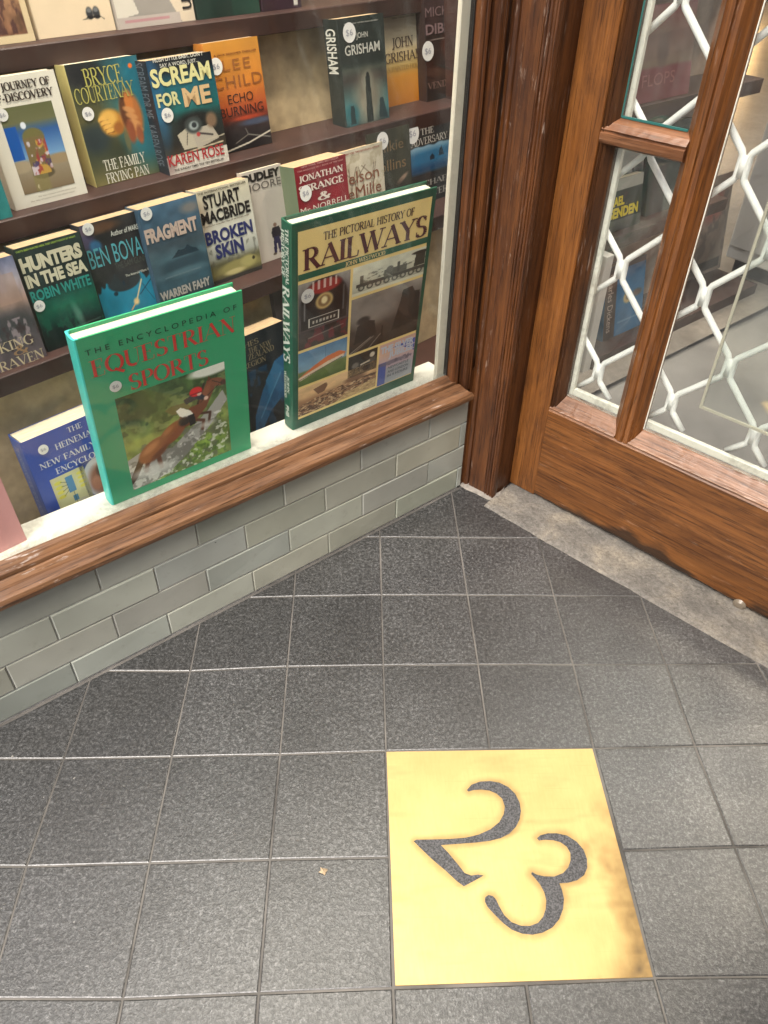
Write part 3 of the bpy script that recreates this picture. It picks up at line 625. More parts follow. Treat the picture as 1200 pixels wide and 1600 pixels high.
# ---------------------------------------------------------------- stone threshold
def wav(x, s): return math.sin(x*23+s)*0.5 + math.sin(x*57+s*2.1)*0.3 + math.sin(x*131+s*3.7)*0.2
mb = MB(); nxs, nys = 190, 22
for i_ in range(nxs+1):
    x = 0.004 + 1.35*i_/nxs
    for j_ in range(nys+1):
        fr_ = j_/nys; y = -0.0955 + 0.118*fr_ + (0.0022*wav(x, 1.0) if j_ < 2 else 0)
        z = 0.0012 + 0.0030*min(1, fr_/0.25)**0.6 + 0.0009*wav(x*0.9 + y*3, 2.0) + 0.0008*wav(y*6 + x*2, 4.0) - 0.0025*math.exp(-((x-0.33)/0.16)**2)*min(1, fr_*2)
        if j_ == 0: z = -0.004
        mb.v.append((x, y, z))
for i_ in range(nxs):
    for j_ in range(nys):
        k = i_*(nys+1)+j_; mb.f.append((k, k+nys+1, k+nys+2, k+1)); mb.m.append(0)
for j_ in range(nys): pass
o = mb.build('stone_threshold', M_stone, None, MD, smooth=True, fix=False); tag(o, 'worn buff stone threshold running along the foot of the wooden door', 'threshold')

# ---------------------------------------------------------------- door
DW = 0.86
door = empty('shop_door', MD, 'varnished oak shop door with clear panes over white diamond grille', 'door')
mb = MB(); mb.box((-0.0028, 0.0, 0.0055), (0.0560, 0.045, 2.25), bev=0.0012); mb.build('stile', M_stile, door)
mb = MB(); mb.box((DW-0.06, 0.0, 0.0055), (DW, 0.045, 2.25), bev=0.0012); mb.build('stile', M_stile, door)
# bottom rail: ragged worn lower edge
mb = MB(); n = 160; top = 0.2065
for k in range(n+1):
    x = 0.0563 + (DW-0.1166)*k/n; w_ = 0.0058 + 0.0014*wav(x*1.4, 0.6) + 0.002*math.exp(-((x-0.26)/0.07)**2) + 0.0008*wav(x*5, 3)
    for (y, z) in ((0.045, w_), (0.004, w_), (-0.0008, w_+0.006), (-0.0008, 0.10), (-0.0008, top-0.003), (0.0018, top), (0.045, top)): mb.v.append((x, y, z))
for k in range(n):
    for j_ in range(7): mb.f.append((k*7+j_, k*7+(j_+1) % 7, (k+1)*7+(j_+1) % 7, (k+1)*7+j_)); mb.m.append(0)
mb.build('bottom_rail', M_rail, door)
mb = MB(); mb.box((0.0563, 0.0, 2.10), (DW-0.0603, 0.045, 2.25), bev=0.001); mb.build('top_rail', M_rail, door)
# mullion (two ovolos with a quirk) and glazing bar
MUL = [(0.1760, 0.0285), (0.1765, 0.0200), (0.1850, 0.0100), (0.1900, 0.0020), (0.1950, -0.0005), (0.2030, -0.0005), (0.2045, 0.0030), (0.2060, 0.0030), (0.2075, 0.0), (0.2130, 0.0010), (0.2210, 0.0100), (0.2270, 0.0200), (0.2275, 0.0285)]
mb = MB(); mb.extrude(MUL, 'z', 0.2068, 2.0995, n=40, wob=0.0002); mb.build('mullion', M_mul, door)
GB = [(0.0285, 0.6500), (0.0200, 0.6520), (0.0080, 0.6560), (0.0020, 0.6590), (0.0005, 0.6640), (0.0005, 0.6720), (0.0030, 0.6735), (0.0030, 0.6750), (0.0020, 0.6770), (0.0100, 0.6850), (0.0200, 0.6905), (0.0285, 0.6910)]
for zz in (0.0, 0.47, 0.94):
    mb = MB(); mb.extrude([(p, q_+zz) for p, q_ in GB], 'x', 0.0565, 0.1855, n=14, wob=0.0002); mb.build('glazing_bar', M_bar, door)
# beads round the panes: sloped at the foot, dark upright at the stiles
BD = [(0.0010, 0.2068), (0.0005, 0.2095), (0.0030, 0.2110), (0.0040, 0.2105), (0.0055, 0.2125), (0.0200, 0.2310), (0.0215, 0.2330), (0.0285, 0.2335), (0.0285, 0.2068)]
mb = MB(); mb.extrude(BD, 'x', 0.0565, 0.1880, n=20, wob=0.00025); mb.build('foot_bead', M_bead, door)
mb = MB(); mb.extrude(BD, 'x', 0.2150, DW-0.0605, n=60, wob=0.00025); mb.build('foot_bead', M_bead, door)
VB = [(0.0562, 0.0040), (0.0600, 0.0020), (0.0625, 0.0060), (0.0640, 0.0045), (0.0670, 0.0080), (0.0740, 0.0200), (0.0745, 0.0285), (0.0562, 0.0285)]
mb = MB(); mb.extrude(VB, 'z', 0.2068, 2.0995, n=40, wob=0.0003); mb.build('side_bead', M_darkbead, door)
mb = MB(); mb.extrude([(DW-p, q_) for p, q_ in VB], 'z', 0.2068, 2.0995, n=40, wob=0.0003); mb.build('side_bead', M_darkbead, door)
for a_, b_ in ((0.0748, 0.1758), (0.2278, DW-0.0752)):
    mb = MB(); mb.box((a_, 0.0218, 0.2337), (b_, 0.0250, 2.0995)); mb.build('glass_pane', M_dglass, door)
# painted edge of the glazing putty
mb = MB(); mb.box((0.0742, 0.0190, 0.692), (0.0758, 0.0216, 1.12)); mb.box((0.0760, 0.0190, 0.6912), (0.1750, 0.0216, 0.6940)); mb.build('putty_line', M_teal, door)
mb = MB(); mb.box((0.2277, 0.0192, 0.2360), (0.2290, 0.0216, 2.09)); mb.build('putty_line', M_white, door)
# white grille behind the glass: frame and zig-zag wires that touch at every node
mb = MB(); mb.box((0.0480, 0.0300, 0.2337), (0.0815, 0.0385, 2.0995), bev=0.001); mb.box((0.0820, 0.0300, 0.2337), (DW-0.05, 0.0385, 0.2470), bev=0.001); mb.build('grille_frame', M_white, door)
mb = MB(); PX, PZ, NH = 0.1392, 0.1850, 0.0165
def node(col, row): return (0.1120 + PX*col*0.5, 0.2875 + PZ*0.5*row)
gy, GR = 0.0475, 0.0050
for c_ in range(-1, 11):
    # the wire that swings between node columns c_ and c_+1, touching its neighbour along each short upright
    pts = []
    for row in range(-2, 21):
        col = c_ if (row + c_) % 2 == 0 else c_ + 1
        x, z = node(col, row); sg = 1 if col == c_ else -1
        pts += [(x + sg*(GR+.0026), z - NH - .002), (x + sg*(GR+.0003), z - NH + .003), (x + sg*(GR+.0003), z + NH - .003), (x + sg*(GR+.0026), z + NH + .002)]
    out = []
    def inside(p): return 0.2445 < p[1] < 2.08 and 0.060 < p[0] < DW-0.055
    for p, q_ in zip(pts, pts[1:]):
        if inside(p):
            if not out: out.append(p)
            if inside(q_): out.append(q_)
        if inside(p) != inside(q_):
            lo, hi = (p, q_) if inside(p) else (q_, p)
            for _ in range(24):
                m_ = ((lo[0]+hi[0])/2, (lo[1]+hi[1])/2); lo, hi = (m_, hi) if inside(m_) else (lo, m_)
            if inside(p):
                out.append(lo)
                if len(out) > 1: mb.tube([(a_[0], gy, a_[1]) for a_ in out], GR, 9)
                out = []
            else: out = [lo, q_]
    if len(out) > 1: mb.tube([(a_[0], gy, a_[1]) for a_ in out], GR, 9)
for row in range(0, 20):
    for c_ in range(0, 11):
        if (row + c_) % 2 == 0:
            x, z = node(c_, row)
            if 0.085 < x < DW-0.07 and 0.262 < z < 2.06: mb.box((x-0.0050, gy-0.0046, z-NH+.002), (x+0.0050, gy+0.003, z+NH-.002))
mb.build('diamond_grille', M_grille, door, smooth=True)
# door fittings low on the rail
mb = MB(); c = hit(1155, 945, MD, -0.0008)
for k in range(24):
    a0, a1 = 2*math.pi*k/24, 2*math.pi*(k+1)/24
    mb.poly([(c.x, -0.0065, c.z), (c.x+.0075*math.cos(a0), -0.0055, c.z+.0075*math.sin(a0)), (c.x+.0075*math.cos(a1), -0.0055, c.z+.0075*math.sin(a1))])
    mb.poly([(c.x+.0075*math.cos(a0), -0.0055, c.z+.0075*math.sin(a0)), (c.x+.0115*math.cos(a0), -0.0009, c.z+.0115*math.sin(a0)), (c.x+.0115*math.cos(a1), -0.0009, c.z+.0115*math.sin(a1)), (c.x+.0075*math.cos(a1), -0.0055, c.z+.0075*math.sin(a1))])
o = mb.build('door_stop', plain('clear_rubber', (0.17, 0.14, 0.105), 0.3), door, smooth=True); tag(o, 'small translucent rubber stop')
# clear notice holder fixed inside the right pane
ca_, cb_, cc_ = hit(1093, 636, MD, 0.028), hit(1190, 100, MD, 0.028), hit(1200, 665, MD, 0.028)
hold = empty('notice_holder', MD, 'clear plastic notice holder with pale edges fixed behind the right pane', 'sign holder')
x0, z0, x1, z1 = ca_.x, ca_.z, ca_.x + 0.30, 1.02
mb = MB(); e_ = 0.0042
def strip(p, q_, w_): 
    d_ = Vector((q_[0]-p[0], 0, q_[1]-p[1])).normalized(); nn = Vector((-d_.z, 0, d_.x))*w_/2
    mb.poly([(p[0]-nn.x, 0.0262, p[1]-nn.z), (q_[0]-nn.x, 0.0262, q_[1]-nn.z), (q_[0]+nn.x, 0.0262, q_[1]+nn.z), (p[0]+nn.x, 0.0262, p[1]+nn.z)])
mb.box((x0, 0.0256, z0), (x0+e_, 0.0286, z1)); mb.box((x0+e_, 0.0256, z0), (x1-e_, 0.0286, z0+e_)); mb.box((x1-e_, 0.0256, z0), (x1, 0.0286, z1)); mb.box((x0+e_, 0.0256, z1-e_), (x1-e_, 0.0286, z1))
mb.build('holder_edge', plain('yellowed_acrylic', (0.42, 0.39, 0.31), 0.3), hold)
mb = MB(); mb.box((x0+e_, 0.0262, z0+e_), (x1-e_, 0.0280, z1-e_)); mb.build('holder_sheet', glassmat('acrylic_sheet', 0.02, 0.0, 0.04), hold)
# head over the door, upper walls, unseen soffit added to shade the corner
wall1 = empty('fascia_wall', MW, 'dark timber fascia wall above the shop window', 'wall')
mb = MB(); mb.box((-1.95, 0.0, 2.452), (0.40, 0.25, 3.6)); mb.build('fascia_board', plain('fascia_paint', (0.10, 0.075, 0.055), 0.5), wall1)
wall2 = empty('door_lintel', MD, 'dark timber lintel above the shop door', 'lintel')
mb = MB(); mb.box((-0.10, 0.0, 2.455), (2.2, 0.25, 3.6)); mb.box((DW+0.01, 0.0, -0.02), (DW+0.10, 0.06, 2.45)); mb.build('lintel_board', plain('lintel_paint', (0.12, 0.07, 0.04), 0.5), wall2)
sof = empty('shade_soffit', Matrix.Identity(4), 'unseen soffit added to shade the corner of the shop entrance', 'soffit')
sp_ = [MW @ Vector((0.10, 0.0, 0)), MW @ Vector((-0.06, 0.0, 0)), MW @ Vector((-0.05, -0.20, 0)), MD @ Vector((0.80, -0.75, 0)), MD @ Vector((1.5, -0.02, 0)), MD @ Vector((0.0, -0.02, 0))]
mb = MB()
mb.poly([(p.x, p.y, 2.462) for p in sp_]); mb.poly([(p.x, p.y, 2.60) for p in sp_][::-1])
for k in range(len(sp_)): p, q_ = sp_[k], sp_[(k+1) % len(sp_)]; mb.poly([(p.x, p.y, 2.462), (q_.x, q_.y, 2.462), (q_.x, q_.y, 2.60), (p.x, p.y, 2.60)])
mb.build('shade_soffit_board', plain('soffit_paint', (0.16, 0.13, 0.10), 0.6), sof)
side = empty('side_pier', MD, 'unseen dark pier beyond the shop door, enlarged to block light', 'pier')
mb = MB(); mb.box((DW+0.105, -1.3, -0.02), (2.2, 0.06, 3.6)); mb.build('pier_face', plain('light_block_pier', (0.050, 0.032, 0.022), 0.6), side)  # unseen; darkened and enlarged to keep bright sky out of the floor's reflection
side = empty('side_pier', MW, 'tiled pier at the street end of the shop window', 'pier')
mb = MB(); mb.box((-2.5, -0.05, -0.02), (-1.955, 0.30, 3.6)); mb.build('pier_face', plain('pier_tile', (0.24, 0.25, 0.22), 0.3), side)

# ---------------------------------------------------------------- inside the shop: shell, lamps, rack, cabinet
mb = MB(); gp = [(-9, -9), (12, -9), (12, 12), (-9, 12)]
gp = clip(gp, MW, lambda p: p.y - 0.06); gp = clip(gp, MD, lambda p: p.y - 0.0255); gp = clip(gp, MD, lambda p: 8.0 - p.y); gp = clip(gp, MW, lambda p: p.x + 2.4)
gp = clip(gp, MD, lambda p: 3.4 - p.x)
mb.poly([(p[0], p[1], 0.0105) for p in gp])
M_sf, t, b = newmat('shop_floor_vinyl'); vc = coords(t, (1, 1, 1)); n1 = noise(t, vc, 5, 5, 0.7); n2 = noise(t, vc, 60, 4, 0.7)
L(t, ramp(t, mth(t, 'ADD', mth(t, 'MULTIPLY', n1, .6), mth(t, 'MULTIPLY', n2, .4)), [(0.35, (0.16, 0.14, 0.12)), (0.6, (0.27, 0.24, 0.21))]).outputs[0], b.inputs['Base Color']); b.inputs['Roughness'].default_value = 0.30
o = mb.build('shop_floor', M_sf, fix=False); tag(o, 'grey brown floor inside the shop', kind='structure')
M_plaster = plain('shop_plaster', (0.46, 0.42, 0.36), 0.8, var=0.08, vscale=2)
iw = empty('shop_inner_wall', MD, 'pale plaster walls closing the inside of the bookshop', 'wall')
mb = MB(); mb.box((-6.5, 8.0, 0.0), (3.5, 8.1, 2.9)); mb.build('back_wall', M_plaster, iw)
mb = MB(); mb.box((3.4, 0.07, 0.0), (3.5, 7.99, 2.9)); mb.build('end_wall', M_plaster, iw)
mb = MB(); mb.poly([(p[0], p[1], 2.70) for p in gp][::-1]); o = mb.build('shop_ceiling', M_plaster, fix=False); tag(o, 'plaster ceiling inside the shop', kind='structure')
iw2 = empty('shop_party_wall', MW, 'pale plaster party wall at the dim far end of the window display', 'wall')
mb = MB(); mb.box((-2.45, 0.31, 0.0), (-2.38, 8.5, 2.9)); mb.build('party_wall_face', M_plaster, iw2)

# a lit warm wall lamp at the back of the shop: its streak shows on the shop floor
fp = hitz(1153, 120, 0.0105); rd = (fp - Vector(CC)).normalized(); rd.z = -rd.z; lp = fp + rd*3.6
M_lampglow, t, b = newmat('warm_lamp_globe'); b.inputs['Emission Color'].default_value = (1.0, 0.58, 0.22, 1); b.inputs['Emission Strength'].default_value = 22; b.inputs['Base Color'].default_value = (0.8, 0.6, 0.4, 1)
lampo = empty('floor_lamp', Matrix.Translation((lp.x, lp.y, 0.0105)), 'lit warm globe lamp on a thin stand deep inside the shop', 'lamp')
mb = MB()
for a_ in range(10):
    for b2 in range(16):
        def sp_(i_, j_): th, ph = math.pi*i_/10, 2*math.pi*j_/16; return (0.10*math.sin(th)*math.cos(ph), 0.10*math.sin(th)*math.sin(ph), lp.z - .0105 + 0.14*math.cos(th))
        mb.poly([sp_(a_, b2), sp_(a_+1, b2), sp_(a_+1, b2+1), sp_(a_, b2+1)])
mb.build('globe', M_lampglow, lampo, smooth=True)
mb = MB(); mb.tube([(0, 0, 0.02), (0, 0, lp.z - 0.16)], 0.012); mb.tube([(0, 0, 0.0), (0, 0, 0.02)], 0.13, 20); mb.build('stand', M_black, lampo)
for (lx, ly) in ((0.9, 1.6), (-1.2, 1.9)):  # ceiling lights added to brighten the inside of the shop
    p = MD @ Vector((lx, ly, 2.62))
    fx = empty('ceiling_fill', Matrix.Translation(p), 'round ceiling light added to brighten the shop ' + ('nearer the door' if lx > 0 else 'above the window display'), 'ceiling light', 'added shop ceiling lights')
    mb = MB(); mb.tube([(0, 0, 0.0), (0, 0, 0.075)], 0.20, 28); mb.build('fitting', plain('fitting_white', (0.7, 0.7, 0.68), 0.4), fx)
    ld = bpy.data.lights.new('ceiling_fill_bulb', 'AREA'); ld.shape = 'DISK'; ld.size = 0.36; ld.energy = 36; ld.color = (1.0, 0.86, 0.68)
    lo = bpy.data.objects.new('ceiling_fill_bulb', ld); COL.objects.link(lo); lo.parent = fx; lo.location = (0, 0, -0.012)

# strip light added under the window head to brighten the books
dl = empty('display_fill', MW @ Matrix.Translation((-0.45, 0.10, 2.30)), 'long warm strip light added under the window head to brighten the books', 'display light')
mb = MB(); mb.box((-0.55, -0.04, 0.02), (0.55, 0.04, 0.07), bev=.004); mb.build('light_housing', M_brown, dl)
ld = bpy.data.lights.new('display_fill_tube', 'AREA'); ld.shape = 'RECTANGLE'; ld.size = 1.0; ld.size_y = 0.06; ld.energy = 36; ld.color = (1.0, 0.90, 0.76)
lo = bpy.data.objects.new('display_fill_tube', ld); COL.objects.link(lo); lo.parent = dl; lo.location = (0, 0, 0.012); lo.rotation_euler = (math.radians(12), 0, 0)

# ---------------------------------------------------------------- stepped display stand
stand = empty('display_stand', MS, 'stepped brown display stand with tan hardboard backs behind the window', 'display stand')
LEAN = 7.0; TL = math.tan(math.radians(LEAN))
ROW = {1: (0.14, 0.166), 2: (0.22, 0.435), 3: (0.30, 0.597), 4: (0.38, 0.772)}
XL, XR = -1.25, 0.74
def MSy(x):
    """where the riser's inner face crosses the stand at x"""
    return ((0.066 - (MW.inverted() @ MS @ Vector((x, 0, 0))).y))/math.cos(math.radians(7))
for r in (1, 2, 3, 4):
    y, z = ROW[r]; zt = ROW[r+1][1] - 0.030 if r < 4 else 1.25
    mb = MB(); mb.box((XL, y-0.024, z-0.028), (XR, y+0.105, z), bev=0.0015); mb.build('shelf', M_brown, stand)
    xl = XL if r > 1 else -0.475
    mb = MB(); y0, y1 = y+0.066, y+0.066+(zt-z)*TL
    v = [(xl, y0, z+.0003), (XR, y0, z+.0003), (XR, y1, zt), (xl, y1, zt)]
    mb.poly(v); mb.poly([(p[0], p[1]+0.004, p[2]) for p in v][::-1])
    for k in range(4): a_, b_ = v[k], v[(k+1) % 4]; mb.poly([a_, (a_[0], a_[1]+.004, a_[2]), (b_[0], b_[1]+.004, b_[2]), b_])
    mb.build('back_board', M_board, stand)
mb = MB(); mb.box((XL, 0.085, 0.012), (XR, 0.112, 0.137)); mb.box((XL, 0.50, 0.012), (XR, 0.52, 1.25)); mb.box((XR+.001, 0.04, 0.012), (XR+0.021, 0.52, 1.25)); mb.box((XL, 0.116, 0.1), (XL+0.02, 0.40, 1.2))
mb.build('carcass', M_brown, stand)
mb = MB(); v = [(XL+.02, MSy(XL+.02)), (XR, MSy(XR)), (XR, 0.1145), (XL+.02, 0.1145)]
for zz in (0.148, 0.160): mb.poly([(p[0], p[1], zz) for p in v])
o = mb.build('window_bed', M_board, stand)

# ---------------------------------------------------------------- books
def book(label, quad, row=None, dy=0.0, thick=0.026, cover=(90, 90, 90), spine=None, pages=None, hard=False, M=None, group='paperbacks on the stepped stand', lean=LEAN, zoff=0.0, minx=None):
    """quad: the front cover's corners measured in the photograph (TL, TR, BL, BR)"""
    if M is None:
        y, z = ROW[row]; M = MS @ Matrix.Translation((0, y+dy, z+zoff)) @ Matrix.Rotation(-math.radians(lean), 4, 'X')
    h4 = [hit(*q, M) for q in quad]
    x0 = (h4[0].x + h4[2].x)/2; x1 = (h4[1].x + h4[3].x)/2; h = (h4[0].z + h4[1].z)/2
    Mb = M @ Matrix.Translation((x0, 0, 0)); w = x1 - x0
    root = empty('hardback_book' if hard else 'paperback_book', Mb, label, 'book', group)
    cm = ink(cover); sm = ink(spine or cover); pg = pages or M_paper
    T = thick; ins = 0.003 if hard else 0.0004; ct = 0.0026 if hard else 0.0005
    mb = MB()
    mb.box((0.004 if hard else 0.0, 0, 0), (w, ct, h), mi=0); mb.box((0.004 if hard else 0.0, T-ct, 0), (w, T, h), mi=0)
    # spine: gently rounded strip, or a flat paperback back with soft corners
    n = 10; out, inn = [], []
    for k in range(n+1):
        a_ = math.pi*k/n; bul = (0.0035 if hard else 0.0012)
        xx = -bul*math.sin(a_)**0.6 if 0 < k < n else 0.0; yy = T*(1-math.cos(a_))/2
        out.append((xx + (0.004 if hard else 0.0)*(1 if k in (0, n) else 0), yy)); inn.append((xx+ct+0.0005, min(max(yy, ct), T-ct)))
    mb2 = MB(); mb2.extrude(out + inn[::-1], 'z', 0.0, h, n=1)
    co = mb.build('cover', cm, root); so_ = mb2.build('spine', sm, root, smooth=False)
    mb = MB(); mb.box((0.002, ct+0.0001, ins), (w-ins, T-ct-0.0001, h-ins-(0.0016 if hard else 0.0004))); mb.build('page_block', pg, root)
    return root, Mb, w, h, T
class Bk:
    def __init__(s, *a, **k): s.root, s.M, s.w, s.h, s.T = book(*a, **k)
    def P(s, u, v): return hit(u, v, s.M)
    def text(s, txt, a, b_, cap, color, name='title', y=-0.0011, **k):
        p, q_ = s.P(*a), s.P(*b_); sc = abs(s.P(a[0], a[1]-cap).z - p.z)
        zb = (p.z+q_.z)/2; x0, x1 = max(p.x, 0.001) if k.pop('cl', True) else p.x, min(q_.x, s.w-0.001)
        return lettering(name, txt, s.root, x0, x1, zb, sc, color, y=y, **k)
    def stext(s, txt, a, b_, color, w=0.6, name='spine_title', off=0.0, **k):
        """spine lettering reading down: from picture row a to b; lies on the plane of the spine"""
        za, zb = s.P(s.P0[0] if hasattr(s, 'P0') else a[0], a[1]).z, s.P(b_[0], b_[1]).z
        o = lettering(name, txt, None, 0, 0, 0, 0, color, y=0, vertical=(-w*s.T/2, w*s.T/2, za, zb), **k)
        o.parent = s.root; o.matrix_local = Matrix.Translation((-0.0045 if k.get('hard_') else -s.spx, s.T/2 + off*s.T, 0)) @ Matrix.Rotation(math.radians(-90), 4, 'Z') ; return o
    spx = 0.0016
    def cover(s, cv, name='cover_art', **k): return art(name, cv, 0.0003, s.w-0.0003, 0.0003, s.h-0.0003, s.root, y=-0.0004, **k)
    def pic(s, cv, tl, tr, bl, br, name='picture', y=-0.0007, inset_=True, **k):
        q = [s.P(*p) for p in (tl, tr, bl, br)]; x0, x1 = (q[0].x+q[2].x)/2, (q[1].x+q[3].x)/2; z1, z0 = (q[0].z+q[1].z)/2, (q[2].z+q[3].z)/2
        return art(name, cv, max(x0, 0.0006), min(x1, s.w-0.0006), max(z0, 0.0006), min(z1, s.h-0.0006), s.root, y=y, **k)
    def sticker(s, u, v, px=9.3, txt='$6'):
        c = s.P(u, v); r = abs(s.P(u+px, v).x - c.x); o = disc('price_sticker', c.x, c.z, r, s.root, M_sticker)
        lettering('price', txt, o, c.x-r*0.55, c.x+r*0.5, c.z-r*0.28, r*0.6, (150, 150, 160), y=-0.0017)
        return o
def patchy(nx, ny, stops, f=4, amp=0.25, seed=1): return Canvas(nx, ny).grad(stops).mottle(f, amp, seed)

G4 = 'books on the top shelf'
# --- top shelf
b1 = Bk('cream bordered book with a sepia photograph, leftmost on the top shelf', [(-70,-110),(15,-125),(-32,84),(47,72)], 4, cover=(205,185,150), group=G4)
cv = Canvas(50, 80, (196,170,130)).grad([(0,(190,160,115)),(.5,(150,115,85)),(1,(120,85,65))], .04, .88, .03, .93).mottle(7, .5, 3, mask=None); cv.patch(9, .56, (70,45,45), 5, .8, cv.mask(.1,.35,.86,.92)); cv.rect(.88,0,1,1,(200,180,145)); cv.rect(0,.93,1,1,(205,186,150)); b1.cover(cv)
b2 = Bk('plain cream book with a pair of tiny dark shoes on its cover', [(22,-125),(140,-140),(52,68),(180,47)], 4, dy=.004, cover=(215,195,165), group=G4)
cv = Canvas(90, 130, (214,194,166)); cv.mottle(3, .04, 2)
for cx_ in (.70, .79): cv.blob(cx_, .825, .045, .055, (52,54,58), .35); cv.blob(cx_, .80, .030, .02, (110,112,114), .4); cv.blob(cx_, .862, .048, .016, (30,30,32), .3)
cv.line([(.60,.875),(.68,.87)], .006, (90,88,80)); cv.line([(.83,.86),(.88,.89)], .006, (90,88,80)); b2.cover(cv)
b3 = Bk('grey and white book with sideways lettering on the top shelf', [(150,-140),(275,-160),(182,50),(303,33)], 4, cover=(175,165,155), group=G4)
cv = Canvas(90, 120, (148,142,136)); cv.poly([(0,.35),(.18,.60),(.28,.88),(.0,.92)], (205,198,186)); cv.poly([(.72,.2),(1,.2),(1,1),(.82,1),(.70,.80)], (206,190,168)); cv.rect(0,.90,.80,1,(176,165,158)); cv.rect(.08,.925,.66,.95,(176,120,128),.7); cv.mottle(4,.05,4); b3.cover(cv)
o = lettering('cover_lettering', 'London', b3.root, 0, 0, 0, 0, (35,35,38), y=-0.0011, vertical=(b3.w*.86, b3.w*.99, b3.h*.62, b3.h*.13)) if False else lettering('cover_lettering', 'on', b3.root, 0, 0, 0, 0, (35,35,38), y=-0.0011, vertical=(b3.w*.845, b3.w*.975, b3.h*.335, b3.h*.115))
b4 = Bk('dark green book beside the grey and white one on the top shelf', [(282,-155),(385,-168),(305,30),(403,18)], 4, cover=(28,48,40), group=G4)
cv = Canvas(40, 60, (26,46,40)); cv.rect(.55,0,1,1,(34,62,52)); cv.mottle(3,.2,6); b4.cover(cv)
b5 = Bk('dark plum book, last on the right of the top shelf', [(392,-165),(450,-180),(405,14),(470,3)], 4, cover=(52,34,44), group=G4)
cv = Canvas(40, 60, (54,36,46)).mottle(4,.3,8); cv.rect(.80,.80,.92,.97,(200,196,186)); b5.cover(cv)

# --- third shelf
b = Bk('teal book, only its corner showing left of the white Journey book', [(-120,150),(-38,125),(-80,375),(12,352)], 3, dy=-.018, cover=(40,120,125), thick=.022)
b.cover(patchy(40,60,[(0,(30,100,110)),(1,(48,132,132))]))
b = Bk('white paperback titled Journey of Self-Discovery with a flower bottle picture', [(-37,127),(83,107),(22,333),(137,300)], 3, cover=(222,214,196), spine=(222,214,200), thick=.020)
b.cover(Canvas(30,40,(218,212,198)).mottle(3,.03,1))
cv = Canvas(90, 110).grad([(0,(96,98,66)),(.18,(104,104,72)),(.30,(44,88,150)),(.58,(110,150,190)),(.64,(150,140,120)),(1,(122,104,80))])  # olive top band is a glass reflection painted into the picture
cv.poly([(0,.22),(.22,.22),(.22,.6),(0,.6)], (30,84,160)); cv.put(np.clip((cv.field(5,3)+.5-cv.Y*1.1)*0,0,1),(0,0,0)); cv.blob(.1,.68,.2,.07,(160,145,120),.4); cv.blob(.85,.66,.25,.06,(150,130,100),.4)
cv.blob(.48,.36,.20,.10,(110,104,62),.2); cv.rect(.28,.36,.68,.78,(116,100,66)); cv.blob(.48,.80,.21,.06,(90,80,60),.2); m = cv.mask(.29,.40,.68,.80)
cv.patch(9,.48,(190,150,70),11,.9,m); cv.patch(11,.55,(150,60,60),12,.9,m); cv.patch(14,.58,(200,190,200),13,.9,m); cv.patch(12,.6,(70,60,100),14,.9,m*(cv.Y>.6)); cv.rect(.25,.80,.55,1,(130,122,74),.6); cv.patch(16,.66,(200,190,160),15,.8,cv.mask(.25,.8,.5,1)); cv.blob(.36,.22,.05,.04,(220,225,235),.3)
b.pic(cv, (0,171),(80,156),(34,306),(116,286))
b.text('JOURNEY OF', (2,144),(78,130), 13, (58,48,44), font='serif', thick=.22, thin=.10); b.text('SELF-DISCOVERY', (-27,166),(84,147), 13, (58,48,44), font='serif', thick=.22, thin=.10)
for k, (a_, c_) in enumerate((((62,302),(96,293)),((60,308),(118,294)),((48,316),(116,300)))): b.text('the way of peace and the silent mind', a_, c_, 2.4, (120,108,92), name='tagline')
b.sticker(3,180)
b = Bk('olive and teal paperback titled The Family Frying Pan with clasped fists', [(102,102),(213,85),(152,302),(255,279)], 3, dy=.012, cover=(80,88,66), spine=(196,182,118), thick=.030)
cv = Canvas(100,150).grad([(0,(40,46,44)),(.25,(66,70,50)),(.45,(88,84,52)),(.75,(60,66,52)),(1,(112,104,64))]); cv.blob(.95,.25,.42,.42,(38,110,130),1.1,.95); cv.blob(.9,.62,.3,.3,(40,112,128),1.0,.8); cv.blob(.15,.60,.22,.12,(40,52,60),.7,.8); cv.blob(.2,.1,.3,.09,(36,38,42),.6,.9); cv.mottle(4,.18,3)
cv.blob(.44,.50,.17,.11,(176,122,50),.35); cv.blob(.40,.46,.12,.07,(216,168,82),.6)
for k in range(4): cv.blob(.31+.025*k, .455+.035*k, .060, .024, (222,172,88), .5, .9, -10); cv.line([(.27+.025*k,.475+.035*k),(.39+.02*k,.468+.035*k)],.006,(120,72,34),.8)
cv.blob(.52,.55,.07,.05,(150,92,42),.6); cv.blob(.74,.47,.16,.20,(178,110,62),.35); cv.blob(.66,.44,.07,.16,(70,40,28),.5,.8); cv.blob(.74,.36,.06,.10,(200,120,60),.5)
for k in range(4): cv.blob(.72+.02*k, .42+.055*k, .085, .026, (206,146,92), .5, .9, 15)
cv.blob(.68,.60,.06,.10,(140,76,50),.5); cv.blob(.80,.64,.05,.08,(150,88,60),.5); cv.blob(.60,.66,.04,.1,(110,96,60),.6,.7); cv.blob(.88,.075,.03,.02,(220,110,50),.4)
b.cover(cv)
b.text('BRYCE', (133,137),(191,125), 28, (176,170,92), name='author_name', font='serif', thick=.13, thin=.05); b.text('COURTENAY', (120,166),(211,146), 25, (172,166,90), name='author_name', font='serif', thick=.13, thin=.05)
b.text('THE FAMILY', (164,268),(228,252), 17, (214,210,196), font='serif', thick=.15, thin=.06); b.text('FRYING PAN', (168,287),(234,271), 16, (214,210,196), font='serif', thick=.15, thin=.06); b.sticker(137,178)
b = Bk('dark teal paperback titled Scream for Me with a red and white author band', [(230,97),(329,78),(262,271),(358.6,254)], 3, dy=-.014, cover=(22,40,48), spine=(34,38,46), pages=M_tan_paper, thick=.036)
